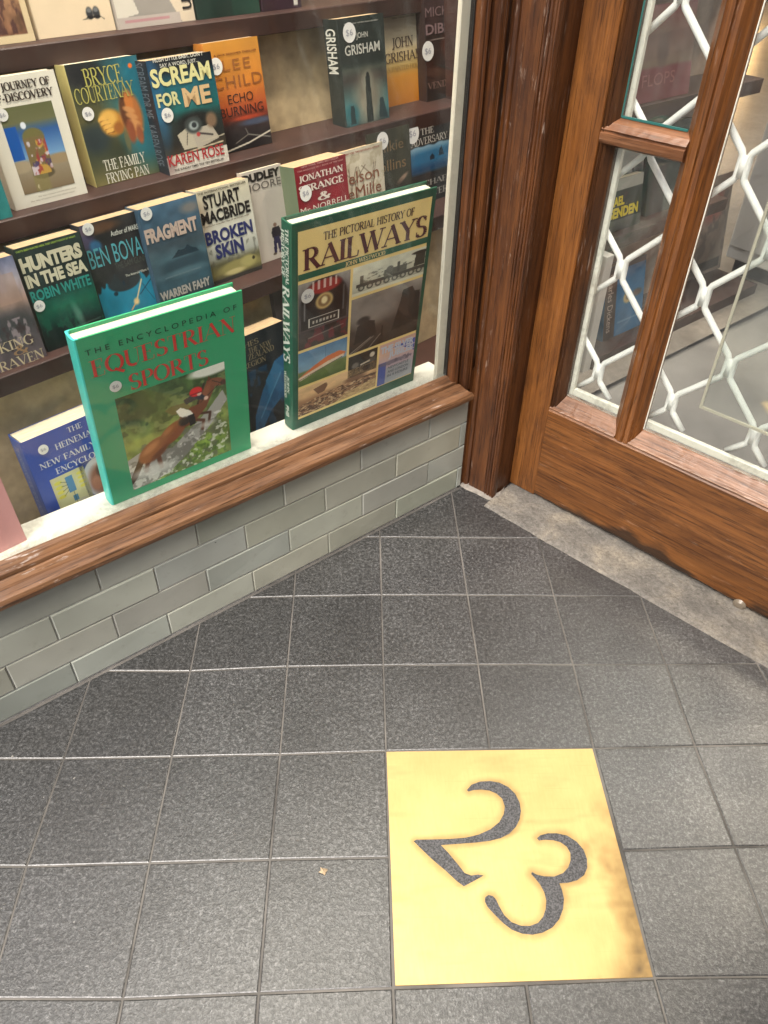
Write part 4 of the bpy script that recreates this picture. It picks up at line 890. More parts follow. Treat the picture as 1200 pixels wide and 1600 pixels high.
cv = Canvas(100,150).grad([(0,(16,22,28)),(.10,(20,30,40)),(.22,(24,86,100)),(.45,(26,92,92)),(.55,(34,44,42)),(.72,(36,36,36)),(.80,(60,52,44)),(1,(40,50,52))]); cv.blob(.05,.3,.12,.4,(36,90,130),.9,.7); cv.mottle(5,.22,4)
cv.blob(.58,.60,.30,.12,(26,28,28),.5); cv.poly([(.24,.66),(.44,.60),(.54,.80),(.30,.80)], (176,168,150)); cv.poly([(.46,.64),(.80,.62),(.90,.76),(.52,.82)], (168,160,146)); cv.blob(.52,.60,.14,.075,(58,64,64),.35); cv.blob(.52,.605,.075,.04,(150,160,160),.5); cv.blob(.53,.60,.04,.025,(40,46,50),.4); cv.blob(.82,.585,.09,.07,(120,96,76),.6)
cv.line([(.40,.66),(.36,.76)],.008,(60,50,50)); cv.line([(.58,.68),(.80,.72)],.012,(60,54,56)); cv.blob(.57,.69,.03,.02,(170,60,60),.5); cv.line([(.08,.84),(.95,.80)], .008, (190,176,150)); cv.line([(.60,.76),(.99,.74)], .006, (180,170,150))
cv.rect(0,.845,1,1,(198,190,180)); cv.blob(.02,.92,.10,.08,(120,90,90),.8,.5); b.cover(cv)
b.text("HUSH LITTLE BABY, DON'T", (238,96),(317,88), 6.5, (206,204,196), name='tagline', bold=.02); b.text('SAY A WORD, JUST...', (249,104.5),(310,97.5), 6, (196,194,186), name='tagline', bold=.02)
b.text('SCREAM', (238,137),(330,121), 29, (214,208,150), bold=.035); b.text('FOR', (247,168),(282,161), 21, (206,202,150), bold=.035); b.text('ME', (288,165),(331,159), 29, (206,172,128), bold=.035)
b.text('KAREN ROSE', (264,258),(351,243), 18, (164,44,50), name='author_name', bold=.012); b.text('THE SUNDAY TIMES TOP TEN BESTSELLER', (272,265),(350,252), 3.6, (60,52,52), name='tagline', bold=.02); b.sticker(261,180)
b.stext('SCREAM FOR ME   KAREN ROSE', (230,98),(256,262), (108,114,122), w=.62)
b = Bk('orange sunset paperback titled Echo Burning with a desert road', [(318,68),(405,56),(345,248),(423,228)], 3, dy=.016, cover=(190,120,50), pages=M_tan_paper)
cv = Canvas(90,150).grad([(0,(196,136,56)),(.35,(192,120,46)),(.55,(170,84,40)),(.64,(150,60,34)),(.70,(90,38,28)),(.76,(50,38,40)),(.84,(40,34,36)),(1,(26,24,26))]); cv.blob(.75,.75,.3,.03,(70,84,110),.8,.8); cv.blob(.6,.70,.3,.02,(190,70,40),.8,.7); cv.mottle(4,.10,5)
cv.line([(.52,.80),(.56,.86),(.98,.93)],.006,(130,126,120)); cv.line([(.56,.86),(.30,.92)],.006,(120,112,104)); cv.line([(.05,.985),(.55,.94),(1,.87)],.010,(200,192,176)); b.cover(cv)
b.text('A JACK REACHER THRILLER', (333,89),(400,79), 3.2, (110,62,34), name='tagline', bold=.02); b.text('LEE', (348,111),(391,105), 17, (150,92,44), name='author_name', space=1.2); b.text('CHILD', (333,140),(410,130), 19, (146,88,44), name='author_name', space=1.1)
b.text('ECHO', (357,163),(396,156), 15, (58,34,24)); b.text('BURNING', (346,184),(412,173), 15, (52,26,20)); b.sticker(337,104,10)
b = Bk('black paperback by John Grisham with a teal street scene, its spine showing', [(525,30),(597,20),(542.5,189),(609.5,176)], 3, cover=(34,42,40), spine=(32,38,36), pages=M_tan_paper, thick=.036)
cv = Canvas(80,140).grad([(0,(34,42,40)),(.42,(36,44,42)),(.47,(72,78,70)),(.56,(66,60,56)),(.7,(72,96,92)),(.86,(66,120,124)),(1,(44,66,68))]); cv.blob(.55,.78,.30,.24,(150,136,116),.9,.85); cv.blob(.55,.60,.12,.10,(150,150,132),.7,.7); cv.mottle(5,.22,8); cv.poly([(.50,.55),(.60,.55),(.63,1),(.47,1)], (30,36,36),.9); cv.blob(.555,.54,.035,.03,(30,34,34),.4); cv.poly([(.80,.78),(.88,.78),(.97,.99),(.76,.97)], (24,44,50),.85); cv.blob(.15,.90,.14,.11,(50,104,110),.6); cv.poly([(.12,.80),(.20,.80),(.22,.98),(.10,.98)],(26,40,42),.8); cv.rect(0,0,1,.40,(34,42,40),.7); b.cover(cv)
b.text('JOHN', (556,60),(574,57), 9, (186,184,174), name='author_name', bold=.01); b.text('GRISHAM', (539,88),(593,78), 16, (196,194,184), name='author_name', bold=.012); b.text('the master of the legal thriller', (537,40),(590,31), 2.6, (160,158,150), name='tagline', bold=.02); b.sticker(545,51,10)
b.stext('GRISHAM', (516,47),(530,117), (200,198,188), w=.66, name='spine_author', bold=.015)
b = Bk('cream and amber paperback by John Grisham, behind the black one', [(590,17),(661,9),(609,152.5),(666,144)], 3, dy=.052, cover=(176,164,140))
cv = Canvas(60,100).grad([(0,(150,142,124)),(.35,(176,162,134)),(.58,(176,148,90)),(.70,(190,128,42)),(1,(176,108,30))]).mottle(4,.06,4); b.cover(cv)
b.text('JOHN', (612,76),(645,70), 16, (74,56,46), name='author_name', font='serif', thick=.16, thin=.07); b.text('GRISHAM', (601,99),(659,90), 15, (74,56,46), name='author_name', font='serif', thick=.16, thin=.07); b.text('A PAINTED HOUSE', (604,112),(660,104), 7, (146,116,62), font='serif'); b.text('the new novel', (612,30),(646,25), 2.6, (110,100,84), name='tagline', bold=.02)
b = Bk('dark paperback titled Vendetta by Michael Dibdin beside the window frame', [(662,-8),(725,-16),(668,160),(724,150)], 3, dy=.030, cover=(44,34,34))
cv = Canvas(60,110).grad([(0,(56,44,46)),(.32,(50,38,40)),(.36,(34,28,28)),(.7,(52,32,28)),(1,(34,30,30))]).mottle(5,.3,3); cv.blob(.75,.48,.3,.14,(120,52,32),.9,.75); cv.line([(0,.42),(1,.40)],.006,(130,116,110)); b.cover(cv)
b.text('MICHAEL', (660,28),(726,18), 15, (118,98,100), name='author_name'); b.text('DIBDIN', (661,55),(727,45), 16, (126,104,106), name='author_name', bold=.02); b.text('VENDETTA', (664,138),(726,130), 10, (116,92,84), font='serif'); b.sticker(668,80,9)

# --- second shelf
b = Bk('lilac castle paperback titled King and Raven, leftmost on its shelf', [(-75,420),(18,403),(-8,587),(79.7,564.5)], 2, dy=-.012, cover=(120,110,118), pages=M_tan_paper)
cv = Canvas(80,120).grad([(0,(112,118,150)),(.2,(150,142,150)),(.4,(150,122,112)),(.5,(104,92,92)),(.62,(74,70,74)),(1,(94,80,86))]).mottle(6,.25,5); cv.rect(.45,.14,.9,.42,(168,138,124),.5); cv.rect(.6,.08,.72,.3,(160,140,140),.5); cv.blob(.5,.6,.4,.12,(56,56,60),.8,.8); cv.patch(11,.6,(150,134,140),6,.8,cv.mask(.3,.55,1,.8)); cv.patch(9,.6,(60,44,48),7,.8,cv.mask(.4,.6,1,.85)); b.cover(cv)
b.text('KING', (0,551),(54,536), 16, (190,172,142), font='serif', thick=.14); b.text('&', (22,556),(46,549), 15, (150,116,86), font='serif'); b.text('RAVEN', (0,580),(71,559), 16, (190,172,142), font='serif', thick=.14)
b = Bk('dark green paperback titled Hunters in the Sea with bold cream letters', [(18,383),(127.5,368),(74.4,543),(168,522)], 2, dy=-.004, cover=(36,52,50), pages=M_tan_paper, thick=.03)
cv = Canvas(100,130).grad([(0,(38,52,50)),(.4,(32,44,46)),(.5,(20,80,70)),(.62,(22,92,72)),(.75,(24,60,54)),(.82,(22,34,34)),(1,(18,24,24))]).mottle(5,.22,6); cv.patch(14,.56,(26,84,66),7,.7,cv.mask(0,.62,1,.86)); cv.blob(.62,.74,.05,.12,(110,150,134),1.0,.6,-20); cv.line([(.45,.86),(.95,.84)],.006,(96,120,110),.6); b.cover(cv)
b.text("THEY'D BEEN HUNTED HERE. THEY DIDN'T KNOW BY WHAT.", (22,392),(119,374), 3.2, (150,176,70), name='tagline', bold=.03); b.text('HUNTERS', (31,424),(130,402), 24, (206,198,172), bold=.06); b.text('IN THE SEA', (40,448),(138,425), 21, (206,198,172), bold=.05); b.text('ROBIN WHITE', (48,468),(144,448), 18, (44,138,130), name='author_name', bold=.03); b.sticker(61,478)
b = Bk('charcoal paperback by Ben Bova with a cyan splash and space ship', [(120,352),(212,332),(172,520),(253,495)], 2, dy=.010, cover=(46,48,52), pages=M_tan_paper)
cv = Canvas(90,140,(46,46,48)).mottle(6,.3,7); cv.blob(.05,.12,.14,.12,(84,76,110),.6,.8); cv.blob(.35,.06,.3,.05,(110,76,54),.8,.7); cv.blob(.18,.22,.10,.06,(60,120,170),.6,.8); m = np.clip(((cv.Y-.60) + .12*(cv.field(9,4)-.5) + .06*(cv.field(22,5)-.5))/.02,0,1); cv.put(m,(36,128,158)); cv.blob(.5,.62,.3,.10,(44,46,50),.12,.95); cv.mottle(5,.15,9); cv.blob(.30,.72,.04,.022,(30,50,64),.3); cv.blob(.48,.64,.02,.03,(30,50,64),.3)
cv.line([(.62,.86),(.80,.66)],.014,(220,200,160)); cv.line([(.62,.86),(.50,.93)],.012,(200,160,110)); cv.blob(.62,.86,.05,.035,(230,196,140),.8); cv.line([(.72,.80),(.98,.68)],.008,(30,60,84)); cv.line([(.80,.70),(.95,.90)],.006,(40,70,96)); b.cover(cv)
b.text('Author of MARS', (173,369),(216,357), 8.5, (196,196,188), name='tagline', bold=.02); b.text('BEN BOVA', (136,420),(225,399), 32, (88,164,176), name='author_name', bold=.0); b.text('THE SAM GUNN', (180,419),(232,407), 10, (78,80,76), name='tagline'); b.text('The Asteroid Wars: II', (196,432),(232,422), 4, (190,188,178), name='tagline', bold=.02); b.sticker(137,358)
b = Bk('blue grey paperback titled Fragment with a dark island', [(213,325),(308,306.6),(252,475),(335,455)], 2, dy=0, cover=(62,84,102), pages=M_tan_paper, thick=.036)
cv = Canvas(90,130).grad([(0,(70,98,122)),(.25,(66,92,112)),(.4,(64,78,88)),(.52,(72,98,110)),(.64,(56,78,90)),(.8,(58,86,100)),(.9,(60,80,90)),(1,(44,54,60))]).mottle(5,.22,8,9); cv.blob(.85,.10,.16,.05,(140,126,116),.9,.7); cv.poly([(.36,.54),(.50,.47),(.60,.48),(.68,.44),(.74,.48),(.82,.50),(.86,.54)],(36,54,66)); cv.blob(.58,.60,.4,.05,(48,68,80),.7,.8); cv.blob(.55,.70,.4,.04,(96,126,138),.9,.6); b.cover(cv)
b.text('FRAGMENT', (226,378),(310,361), 23, (192,170,158), bold=.05); b.text('WARREN FAHY', (251,466),(330,448), 14, (172,166,160), name='author_name', bold=.04); b.text('survival tales for the lost generation', (258,434),(314,420), 3, (110,130,140), name='tagline', bold=.02); b.sticker(228,334)
b = Bk('white paperback titled Broken Skin with black and navy capitals', [(302,296),(387,283),(335,440),(412,428)], 2, dy=.014, cover=(190,184,168), pages=M_tan_paper, thick=.03)
cv = Canvas(90,130).grad([(0,(196,188,166)),(.3,(202,198,184)),(.55,(196,194,184)),(.72,(160,162,154)),(.80,(96,92,66)),(.9,(120,112,72)),(1,(58,56,48))]).mottle(5,.08,9); cv.blob(.0,.3,.14,.2,(150,110,80),1.0,.3); cv.blob(.55,.87,.40,.07,(140,132,84),.4); cv.blob(.75,.85,.16,.06,(160,152,100),.5); cv.blob(.86,.84,.03,.02,(50,46,34),.3); cv.blob(.45,.92,.2,.03,(196,182,130),.6,.8); cv.rect(0,.96,1,1,(50,48,46)); cv.patch(14,.60,(84,82,76),9,.5,cv.mask(0,.62,1,.8)); b.cover(cv)
b.text('THE INTERNATIONAL BESTSELLER', (307,302),(384,289), 3.6, (70,62,54), name='tagline', bold=.02); b.text('STUART', (318,325),(376,314), 22, (34,30,30), name='author_name', bold=.03); b.text('MACBRIDE', (314,347),(392,334), 19, (34,30,30), name='author_name', bold=.04); b.text('BROKEN', (319,379),(396,366), 21, (46,50,98), bold=.04); b.text('SKIN', (338,402),(382,392), 22, (46,50,98), bold=.04); b.text('a powerful compelling read of the highest order', (318,352),(390,340), 2.4, (110,96,84), name='tagline', bold=.02)
b = Bk('pale grey book titled Dudley Moore with a small man in a dark suit', [(375,274),(439.5,252),(400,415),(456,398)], 2, dy=.030, cover=(186,176,166), thick=.024)
cv = Canvas(70,140,(184,175,166)).mottle(3,.03,4); cv.blob(.64,.62,.045,.022,(120,92,80),.3); cv.poly([(.56,.645),(.74,.645),(.80,.75),(.74,.77),(.54,.76),(.52,.70)],(36,32,44)); cv.poly([(.56,.75),(.72,.75),(.74,.925),(.66,.925),(.63,.80),(.60,.935),(.52,.93)],(42,40,72)); cv.blob(.54,.94,.05,.014,(90,76,66),.3); cv.blob(.70,.93,.05,.014,(60,50,50),.3); b.cover(cv)
b.text('DUDLEY', (378,287),(437,273), 13, (34,30,30), bold=.06); b.text('MOORE', (377,303),(439,288), 12, (96,90,86))
b = Bk('thick red book titled Jonathan Strange and Mr Norrell', [(459.5,255),(540,247.5),(474,393),(552,375)], 2, dy=-.006, cover=(126,34,44), spine=(104,116,92), pages=M_tan_paper, thick=.052)
b.cover(Canvas(50,70,(124,32,42)).mottle(4,.12,5))
b.text('NEW YORK TIMES BESTSELLER', (469,258),(529,252), 2.8, (186,140,136), name='tagline', bold=.02); b.text('TIME MAGAZINE NO 1 BOOK OF THE YEAR', (463,263),(536,257), 2.4, (180,132,128), name='tagline', bold=.02); b.text('JONATHAN', (466,280),(536,272), 10, (214,200,190), font='serif', thick=.2, thin=.09); b.text('STRANGE', (466,296),(537,290), 11, (214,200,190), font='serif', thick=.2, thin=.09); b.text('&', (496,312),(517,309), 12, (214,200,190), font='serif', thick=.2, thin=.09); b.text('Mr NORRELL', (469,328),(545,320), 10, (210,196,186)); b.sticker(477,302)
b = Bk('cream paperback by Nelson DeMille with bare branches, behind the red book', [(515,236),(595,227.5),(530,378),(608,357)], 2, dy=.030, cover=(196,186,166), pages=M_tan_paper, thick=.03)
cv = Canvas(80,110,(194,184,164)).mottle(4,.10,3); cv.patch(10,.6,(150,138,112),4,.5)
for k in range(9):
    a_ = rng.uniform(.3,.95); cv.line([(a_, .62),(a_+rng.uniform(-.1,.1), .40),(a_+rng.uniform(-.25,.25), .22)], .010, (96,78,64), .7)
b.cover(cv); b.text('#1 NEW YORK TIMES BESTSELLING AUTHOR', (533,240),(592,234), 3, (140,62,56), name='tagline', bold=.02); b.text('Nelson', (527,290),(592,280), 19, (130,78,56), name='author_name'); b.text('DeMille', (528,313),(596,303), 19, (124,74,54), name='author_name')
b = Bk('dark olive paperback by Wilkie Collins behind the cream one', [(572,209),(637,196),(585,362),(648,345)], 2, dy=.036, cover=(50,50,42))
cv = Canvas(60,100,(52,52,42)).mottle(5,.25,6); cv.blob(.75,.60,.16,.03,(170,140,120),.6,.8,-20); cv.blob(.5,.75,.4,.15,(40,36,30),.7); b.cover(cv)
b.text('Wilkie', (577,243),(630,232), 17, (112,92,66), name='author_name'); b.text('Collins', (577,273),(634,262), 18, (122,98,66), name='author_name'); b.sticker(597,220,9)
b = Bk('black paperback titled The Adversary with a blue iceberg picture', [(637.5,197.5),(702,185),(648,345),(708,330)], 2, dy=.040, cover=(36,36,38))
cv = Canvas(80,130,(36,38,40)).mottle(4,.15,4); m = np.clip((cv.Y-.245-.03*(cv.field(7,5)))/.02,0,1)*np.clip((.62-cv.Y)/.06,0,1); g = cv.a.copy(); cv.put(m,(40,100,136)); cv.put(m*np.clip((.36-cv.Y)/.08,0,1),(150,176,190),.8); cv.put(m*np.clip((cv.Y-.46)/.1,0,1),(18,54,86),.8); cv.poly([(.46,.42),(.52,.38),(.58,.42),(.58,.46),(.46,.46)],(26,44,58)); cv.poly([(.70,.36),(.76,.32),(.82,.44),(.68,.44)],(30,50,66)); b.cover(cv)
b.text('THE', (657,211),(677,207), 10, (186,180,170), font='serif', thick=.14); b.text('ADVERSARY', (638,228),(699,219), 11, (186,180,170), font='serif', thick=.14); b.text('MICHAEL', (646,292),(704,283), 9, (150,146,140), name='author_name', font='serif'); b.text('WALTERS', (648,309),(706,300), 10, (150,146,140), name='author_name', font='serif'); b.sticker(644,209,10)

# --- foot of the stand
G1 = 'large books at the foot of the stand'
b = Bk('blue softback family medical encyclopedia leaning at the foot of the stand', [(29,690),(200,625),(100,860),(260,780)], 1, dy=0, cover=(48,74,156), spine=(54,84,160), pages=M_paper, thick=.040, group=G1)
b.cover(Canvas(60,60,(46,72,154)).mottle(3,.10,3))
b.text('THE', (106,676),(128,667), 9, (196,196,204), font='serif', thick=.16); b.text('HEINEMANN', (86,699),(162,675), 10, (200,200,206), font='serif', thick=.16); b.text('NEW FAMILY MEDICAL', (60,727),(212,676), 10, (200,200,206), font='serif', thick=.16); b.text('ENCYCLOPEDIA', (86,735),(188,702), 10, (200,200,206), font='serif', thick=.16)
cv = Canvas(70,90,(186,182,140)).mottle(4,.06,5); cv.rect(.40,.08,.62,.46,(70,120,160)); cv.rect(.46,.55,.60,.68,(70,120,150))
for k in range(4): cv.blob(.18,.14+.11*k,.11,.04,(196,188,70),.3); cv.blob(.84,.12+.10*k,.10,.035,(200,190,80),.3); cv.line([(.24,.14+.11*k),(.42,.2+.06*k)],.008,(60,70,60))
cv.line([(.52,.46),(.52,.9)],.008,(50,60,60)); cv.blob(.5,.80,.08,.06,(70,74,80),.3); cv.blob(.70,.80,.2,.12,(170,166,150),.4); b.pic(cv, (74,751),(122,731),(104,812),(158,785), name='diagram')
cv = Canvas(50,50,(176,176,180)); cv.blob(.5,.55,.34,.36,(130,84,66),.5); cv.blob(.62,.36,.2,.2,(60,44,40),.5); cv.blob(.34,.62,.15,.18,(160,110,88),.5); cv.put(np.clip((np.hypot((cv.X-.5)/.5,(cv.Y-.5)/.5)-.98)*30,0,1),(36,54,116)); b.pic(cv, (124,722),(176,704),(138,784),(192,762), name='portrait')
b.sticker(67,702,9); b.stext('THE HEINEMANN NEW FAMILY MEDICAL ENCYCLOPEDIA', (29,708),(79,830), (150,160,190), w=.34)
b = Bk('dark book on fishes of the New Zealand region with a blue fish', [(340,540),(441,504),(370,720),(470,670)], 1, dy=.004, cover=(32,38,44), pages=M_tan_paper, thick=.034, group=G1)
cv = Canvas(110,150,(30,36,42)).mottle(5,.2,5); cv.grad([(0,(30,36,42)),(1,(24,34,42))],0,0) if False else None
cv.poly([(.78,.30),(1,.26),(1,.60),(.80,.64),(.60,.72),(.40,.88),(.30,.92),(.36,.70),(.52,.52)], (36,90,132)); cv.poly([(.60,.44),(.78,.30),(.90,.40),(.62,.60)], (44,104,146)); cv.poly([(.80,.64),(1,.60),(1,.70),(.92,.76)], (26,62,92)); cv.patch(10,.56,(24,70,108),8,.6,cv.mask(.3,.3,1,.9)); cv.line([(.44,.74),(.84,.42)],.012,(80,140,176),.6); b.cover(cv)
b.text('FISHES', (363,551),(404,536), 8.5, (130,118,92), font='serif', thick=.15); b.text('OF THE NEW', (375,556),(424,540), 8.5, (130,118,92), font='serif', thick=.15); b.text('ZEALAND', (388,562),(428,547), 9, (130,118,92), font='serif', thick=.15); b.text('REGION', (380,576),(416,565), 8.5, (130,118,92), font='serif', thick=.15)
b = Bk('dusty pink book, only its top corner showing at the window edge', [(-110,735),(0,746),(-70,850),(36,828)], 1, dy=-.045, cover=(196,140,138), thick=.02, group=G1)
b.cover(Canvas(20,20,(198,142,140)).mottle(3,.06,3))
b = Bk('small dark upright book half hidden behind the tall railway book', [(425,452),(470,436),(432,505),(478,490)], 1, dy=.05, cover=(52,46,52), thick=.02, group=G1, zoff=0.0) if False else None
sm = empty('paperback_book', MS @ Matrix.Translation((0.0, 0.195, 0.166)) @ Matrix.Rotation(-math.radians(LEAN), 4, 'X'), 'dim small book lying behind the fish book, half hidden by the railway book', 'book', G1)
c0, c1 = hit(425, 452, sm.matrix_world), hit(475, 432, sm.matrix_world)
mb = MB(); mb.box((c0.x, 0, 0), (c1.x, .0006, c0.z)); mb.box((c0.x, .022, 0), (c1.x, .0226, c0.z)); mb.box((c0.x, .0007, 0), (c0.x+.0006, .0219, c0.z)); mb.build('cover', ink((58,50,56)), sm)
mb = MB(); mb.box((c0.x+.001, .0008, .0004), (c1.x-.0004, .0218, c0.z-.0006)); mb.build('page_block', M_tan_paper, sm)

# --- the two tall hardbacks standing on the white ledge against the glass
GH = 'tall hardbacks standing against the window glass'
MH = MW @ Matrix.Translation((0, 0.0620, 0.2465)) @ Matrix.Rotation(math.radians(0.4), 4, 'Z') @ Matrix.Rotation(math.radians(5.6), 4, 'X')     # they lean forward on the glass
Bk.spx = 0.0042
b = Bk('bright green hardback titled The Encyclopedia of Equestrian Sports on the white ledge', [(121,530),(376,455),(174,788),(394,697)], M=MH, cover=(54,164,114), spine=(70,206,196), pages=M_white_paper, hard=True, thick=.026, group=GH)
cv = Canvas(60,60,(54,162,112)); cv.blob(.0,.7,.3,.5,(60,150,120),1.0,.4); b.cover(cv)
b.text('THE ENCYCLOPEDIA OF', (133,555),(369,484), 9, (18,62,48), font='sans', space=1.55)
b.text('EQUESTRIAN', (143,590),(368,517), 27, (206,58,52), font='serif', thick=.155, thin=.022); b.text('SPORTS', (203,606),(326,571), 25, (206,58,52), font='serif', thick=.155, thin=.022)
cv = Canvas(170,190).grad([(0,(64,88,50)),(.28,(70,92,48)),(.5,(110,122,62)),(.75,(96,116,52)),(1,(104,128,58))])
cv.mottle(9,.55,3); cv.patch(10,.52,(44,62,34),4,.7,cv.mask(0,0,1,.40)); cv.patch(16,.56,(128,140,86),6,.6,cv.mask(0,.1,1,.6)); cv.patch(30,.55,(64,92,36),9,.6,cv.mask(.3,.5,1,1)); cv.blob(.88,.03,.22,.06,(206,206,196),.4); cv.blob(.14,.16,.16,.14,(40,54,34),.6,.7); cv.blob(.32,.12,.2,.10,(56,80,40),.8,.6); cv.blob(.15,.52,.2,.05,(150,158,74),.8,.6)
cv.poly([(0,.66),(.12,.62),(.42,.70),(.66,.54),(.80,.44),(.96,.28),(1,.40),(.80,.62),(.54,.84),(.36,.96),(.18,1),(0,1)], (150,148,142)); cv.poly([(0,.72),(.16,.68),(.22,.86),(.34,.97),(0,1)], (198,196,188),.8)
cv.patch(18,.52,(92,90,84),12,.6,cv.mask(0,.5,.9,1)*(cv.Y>.55)); cv.patch(24,.60,(214,212,206),13,.7,cv.mask(.1,.4,.98,1)*(cv.Y>(1.0-.62*cv.X)))
horse, dk_ = (132,76,44), (84,48,34)
cv.poly([(.10,.68),(.15,.72),(.06,.88),(.0,.94),(.0,.86)], (60,40,30)); cv.line([(.19,.70),(.15,.84)],.030,dk_); cv.line([(.28,.72),(.29,.86)],.028,(92,54,38)); cv.line([(.64,.48),(.75,.53),(.73,.62)],.020,dk_); cv.line([(.70,.44),(.82,.47),(.80,.57)],.018,(70,42,32))
cv.blob(.25,.645,.165,.098,horse,.18,1,-30); cv.blob(.44,.54,.155,.085,(124,70,42),.18,1,-34); cv.blob(.62,.435,.125,.082,(104,60,40),.18,1,-30)
cv.poly([(.62,.37),(.72,.33),(.775,.22),(.82,.13),(.88,.13),(.90,.20),(.845,.30),(.79,.40),(.70,.47)], (108,62,42)); cv.blob(.915,.178,.085,.042,(114,66,44),.2,1,22); cv.blob(.975,.205,.030,.028,(70,44,36),.3); cv.poly([(.825,.14),(.838,.085),(.862,.135)], dk_)
cv.blob(.22,.615,.085,.035,(176,114,72),.8,.8,-30); cv.blob(.40,.50,.06,.025,(164,104,66),.8,.6,-34); cv.blob(.30,.70,.10,.03,(84,50,34),.9,.7,-30); cv.blob(.80,.24,.03,.08,(140,84,56),.8,.6,28)
cv.line([(.79,.15),(.71,.33)],.013,(46,32,28)); cv.line([(.87,.15),(.96,.21)],.005,(40,28,26)); cv.line([(.93,.21),(.74,.33)],.005,(50,34,28)); cv.blob(.17,.85,.15,.055,(206,203,196),.9,.75); cv.blob(.30,.87,.10,.045,(196,194,188),.9,.7); cv.blob(.78,.585,.08,.03,(204,202,194),.9,.6)
cv.poly([(.40,.29),(.46,.265),(.60,.275),(.64,.33),(.60,.38),(.46,.355)], (98,92,54)); cv.poly([(.58,.245),(.66,.225),(.745,.235),(.80,.29),(.77,.315),(.70,.285),(.60,.30)], (34,38,50)); cv.blob(.795,.305,.022,.02,(206,170,150),.4)
cv.poly([(.50,.33),(.545,.31),(.63,.375),(.665,.435),(.60,.455),(.53,.40)], (218,213,200)); cv.poly([(.60,.42),(.665,.42),(.675,.53),(.615,.545)], (28,24,24)); cv.blob(.565,.465,.055,.045,(44,34,30),.4); cv.blob(.705,.205,.062,.048,(196,36,38),.25); cv.blob(.735,.235,.022,.022,(206,168,148),.4); cv.rect(.645,.215,.765,.23,(140,22,28))
b.pic(cv, (178,623),(350,565),(209,764),(361,704), dim=1.4)
b.sticker(180,603,10); eq = b
mb = MB(); p0, p1, p2 = b.P(209,764), b.P(240,757), b.P(361,704)
# railway history
b = Bk('tall dark green hardback titled The Pictorial History of Railways on the white ledge', [(456,353),(684,290.6),(461,669),(645,594)], M=MH, cover=(28,84,66), spine=(28,92,72), pages=M_white_paper, hard=True, thick=.026, group=GH)
q = [b.P(*p) for p in ((465.6,364),(678,304.7),(465.6,661),(647,576))]
px0, px1 = (q[0].x+q[2].x)/2, min((q[1].x+q[3].x)/2, b.w-.008); pz1, pz0 = (q[0].z+q[1].z)/2, (q[2].z+q[3].z)/2
art('cover_panel', Canvas(30,40,(232,204,136)).mottle(3,.03,2), px0, px1, pz0, pz1, b.root, y=-.0004, dim=1.18)
def U(u, v):   # measured picture point -> fraction of the panel
    p = b.P(u, v); return (p.x-px0)/(px1-px0), (p.z-pz0)/(pz1-pz0)
def rpic(cv, x0, y0, x1, y1, name='picture'):
    return art(name, cv, px0+x0*(px1-px0), px0+x1*(px1-px0), pz1-y1*(pz1-pz0), pz1-y0*(pz1-pz0), b.root, y=-.0007, dim=1.35)
def rt(txt, x0, x1, yb, cap, col, name='title', **k): return lettering(name, txt, b.root, px0+x0*(px1-px0), px0+x1*(px1-px0), pz1-yb*(pz1-pz0), cap*(pz1-pz0), col, y=-.0011, **k)
rt('THE PICTORIAL HISTORY OF', .175, .86, .066, .036, (66,34,36), font='serif', thick=.17, thin=.08)
rt('RAILWAYS', .03, .985, .185, .100, (84,36,48), font='serif', thick=.19, thin=.06)
rpic(Canvas(8,4,(28,84,66)), 0.0, .197, 1.0, .228, 'green_band'); lettering('author_name', 'JOHN WESTWOOD', b.root, px0+.34*(px1-px0), px0+.65*(px1-px0), pz1-.222*(pz1-pz0), .020*(pz1-pz0), (226,206,150), y=-.0013, font='serif', thick=.2, thin=.1)
# locomotive front
cv = Canvas(90,140).grad([(0,(150,146,140)),(.2,(96,90,92)),(.72,(58,52,54)),(1,(52,44,40))]); cv.mottle(6,.25,3); cv.blob(.5,.40,.47,.42,(34,28,30),.10); cv.rect(.05,.4,.95,.74,(34,28,30)); cv.blob(.5,.12,.32,.10,(140,40,40),.3); 
for k in range(5): cv.rect(.26+.11*k,.02,.30+.11*k,.15,(206,190,180),.8)
cv.blob(.5,.34,.17,.12,(178,150,96),.25); cv.blob(.5,.34,.12,.085,(120,92,60),.3); cv.blob(.5,.33,.06,.055,(214,196,150),.5); cv.rect(.20,.55,.80,.69,(196,190,180)); cv.rect(.22,.56,.78,.68,(36,30,32)); 
for k in range(7): cv.rect(.27+.07*k,.60,.31+.07*k,.645,(190,184,172),.8)
cv.patch(9,.55,(110,36,44),5,.7,cv.mask(.1,.72,1,1)); cv.line([(.0,.72),(1,.70)],.02,(70,60,62)); cv.line([(.12,.2),(.12,.55)],.02,(150,150,150),.6); cv.line([(.88,.2),(.88,.55)],.02,(120,120,120),.5); cv.line([(.2,.85),(.9,.80)],.012,(150,140,130),.5); rpic(cv, 0.0, .245, .385, .59)
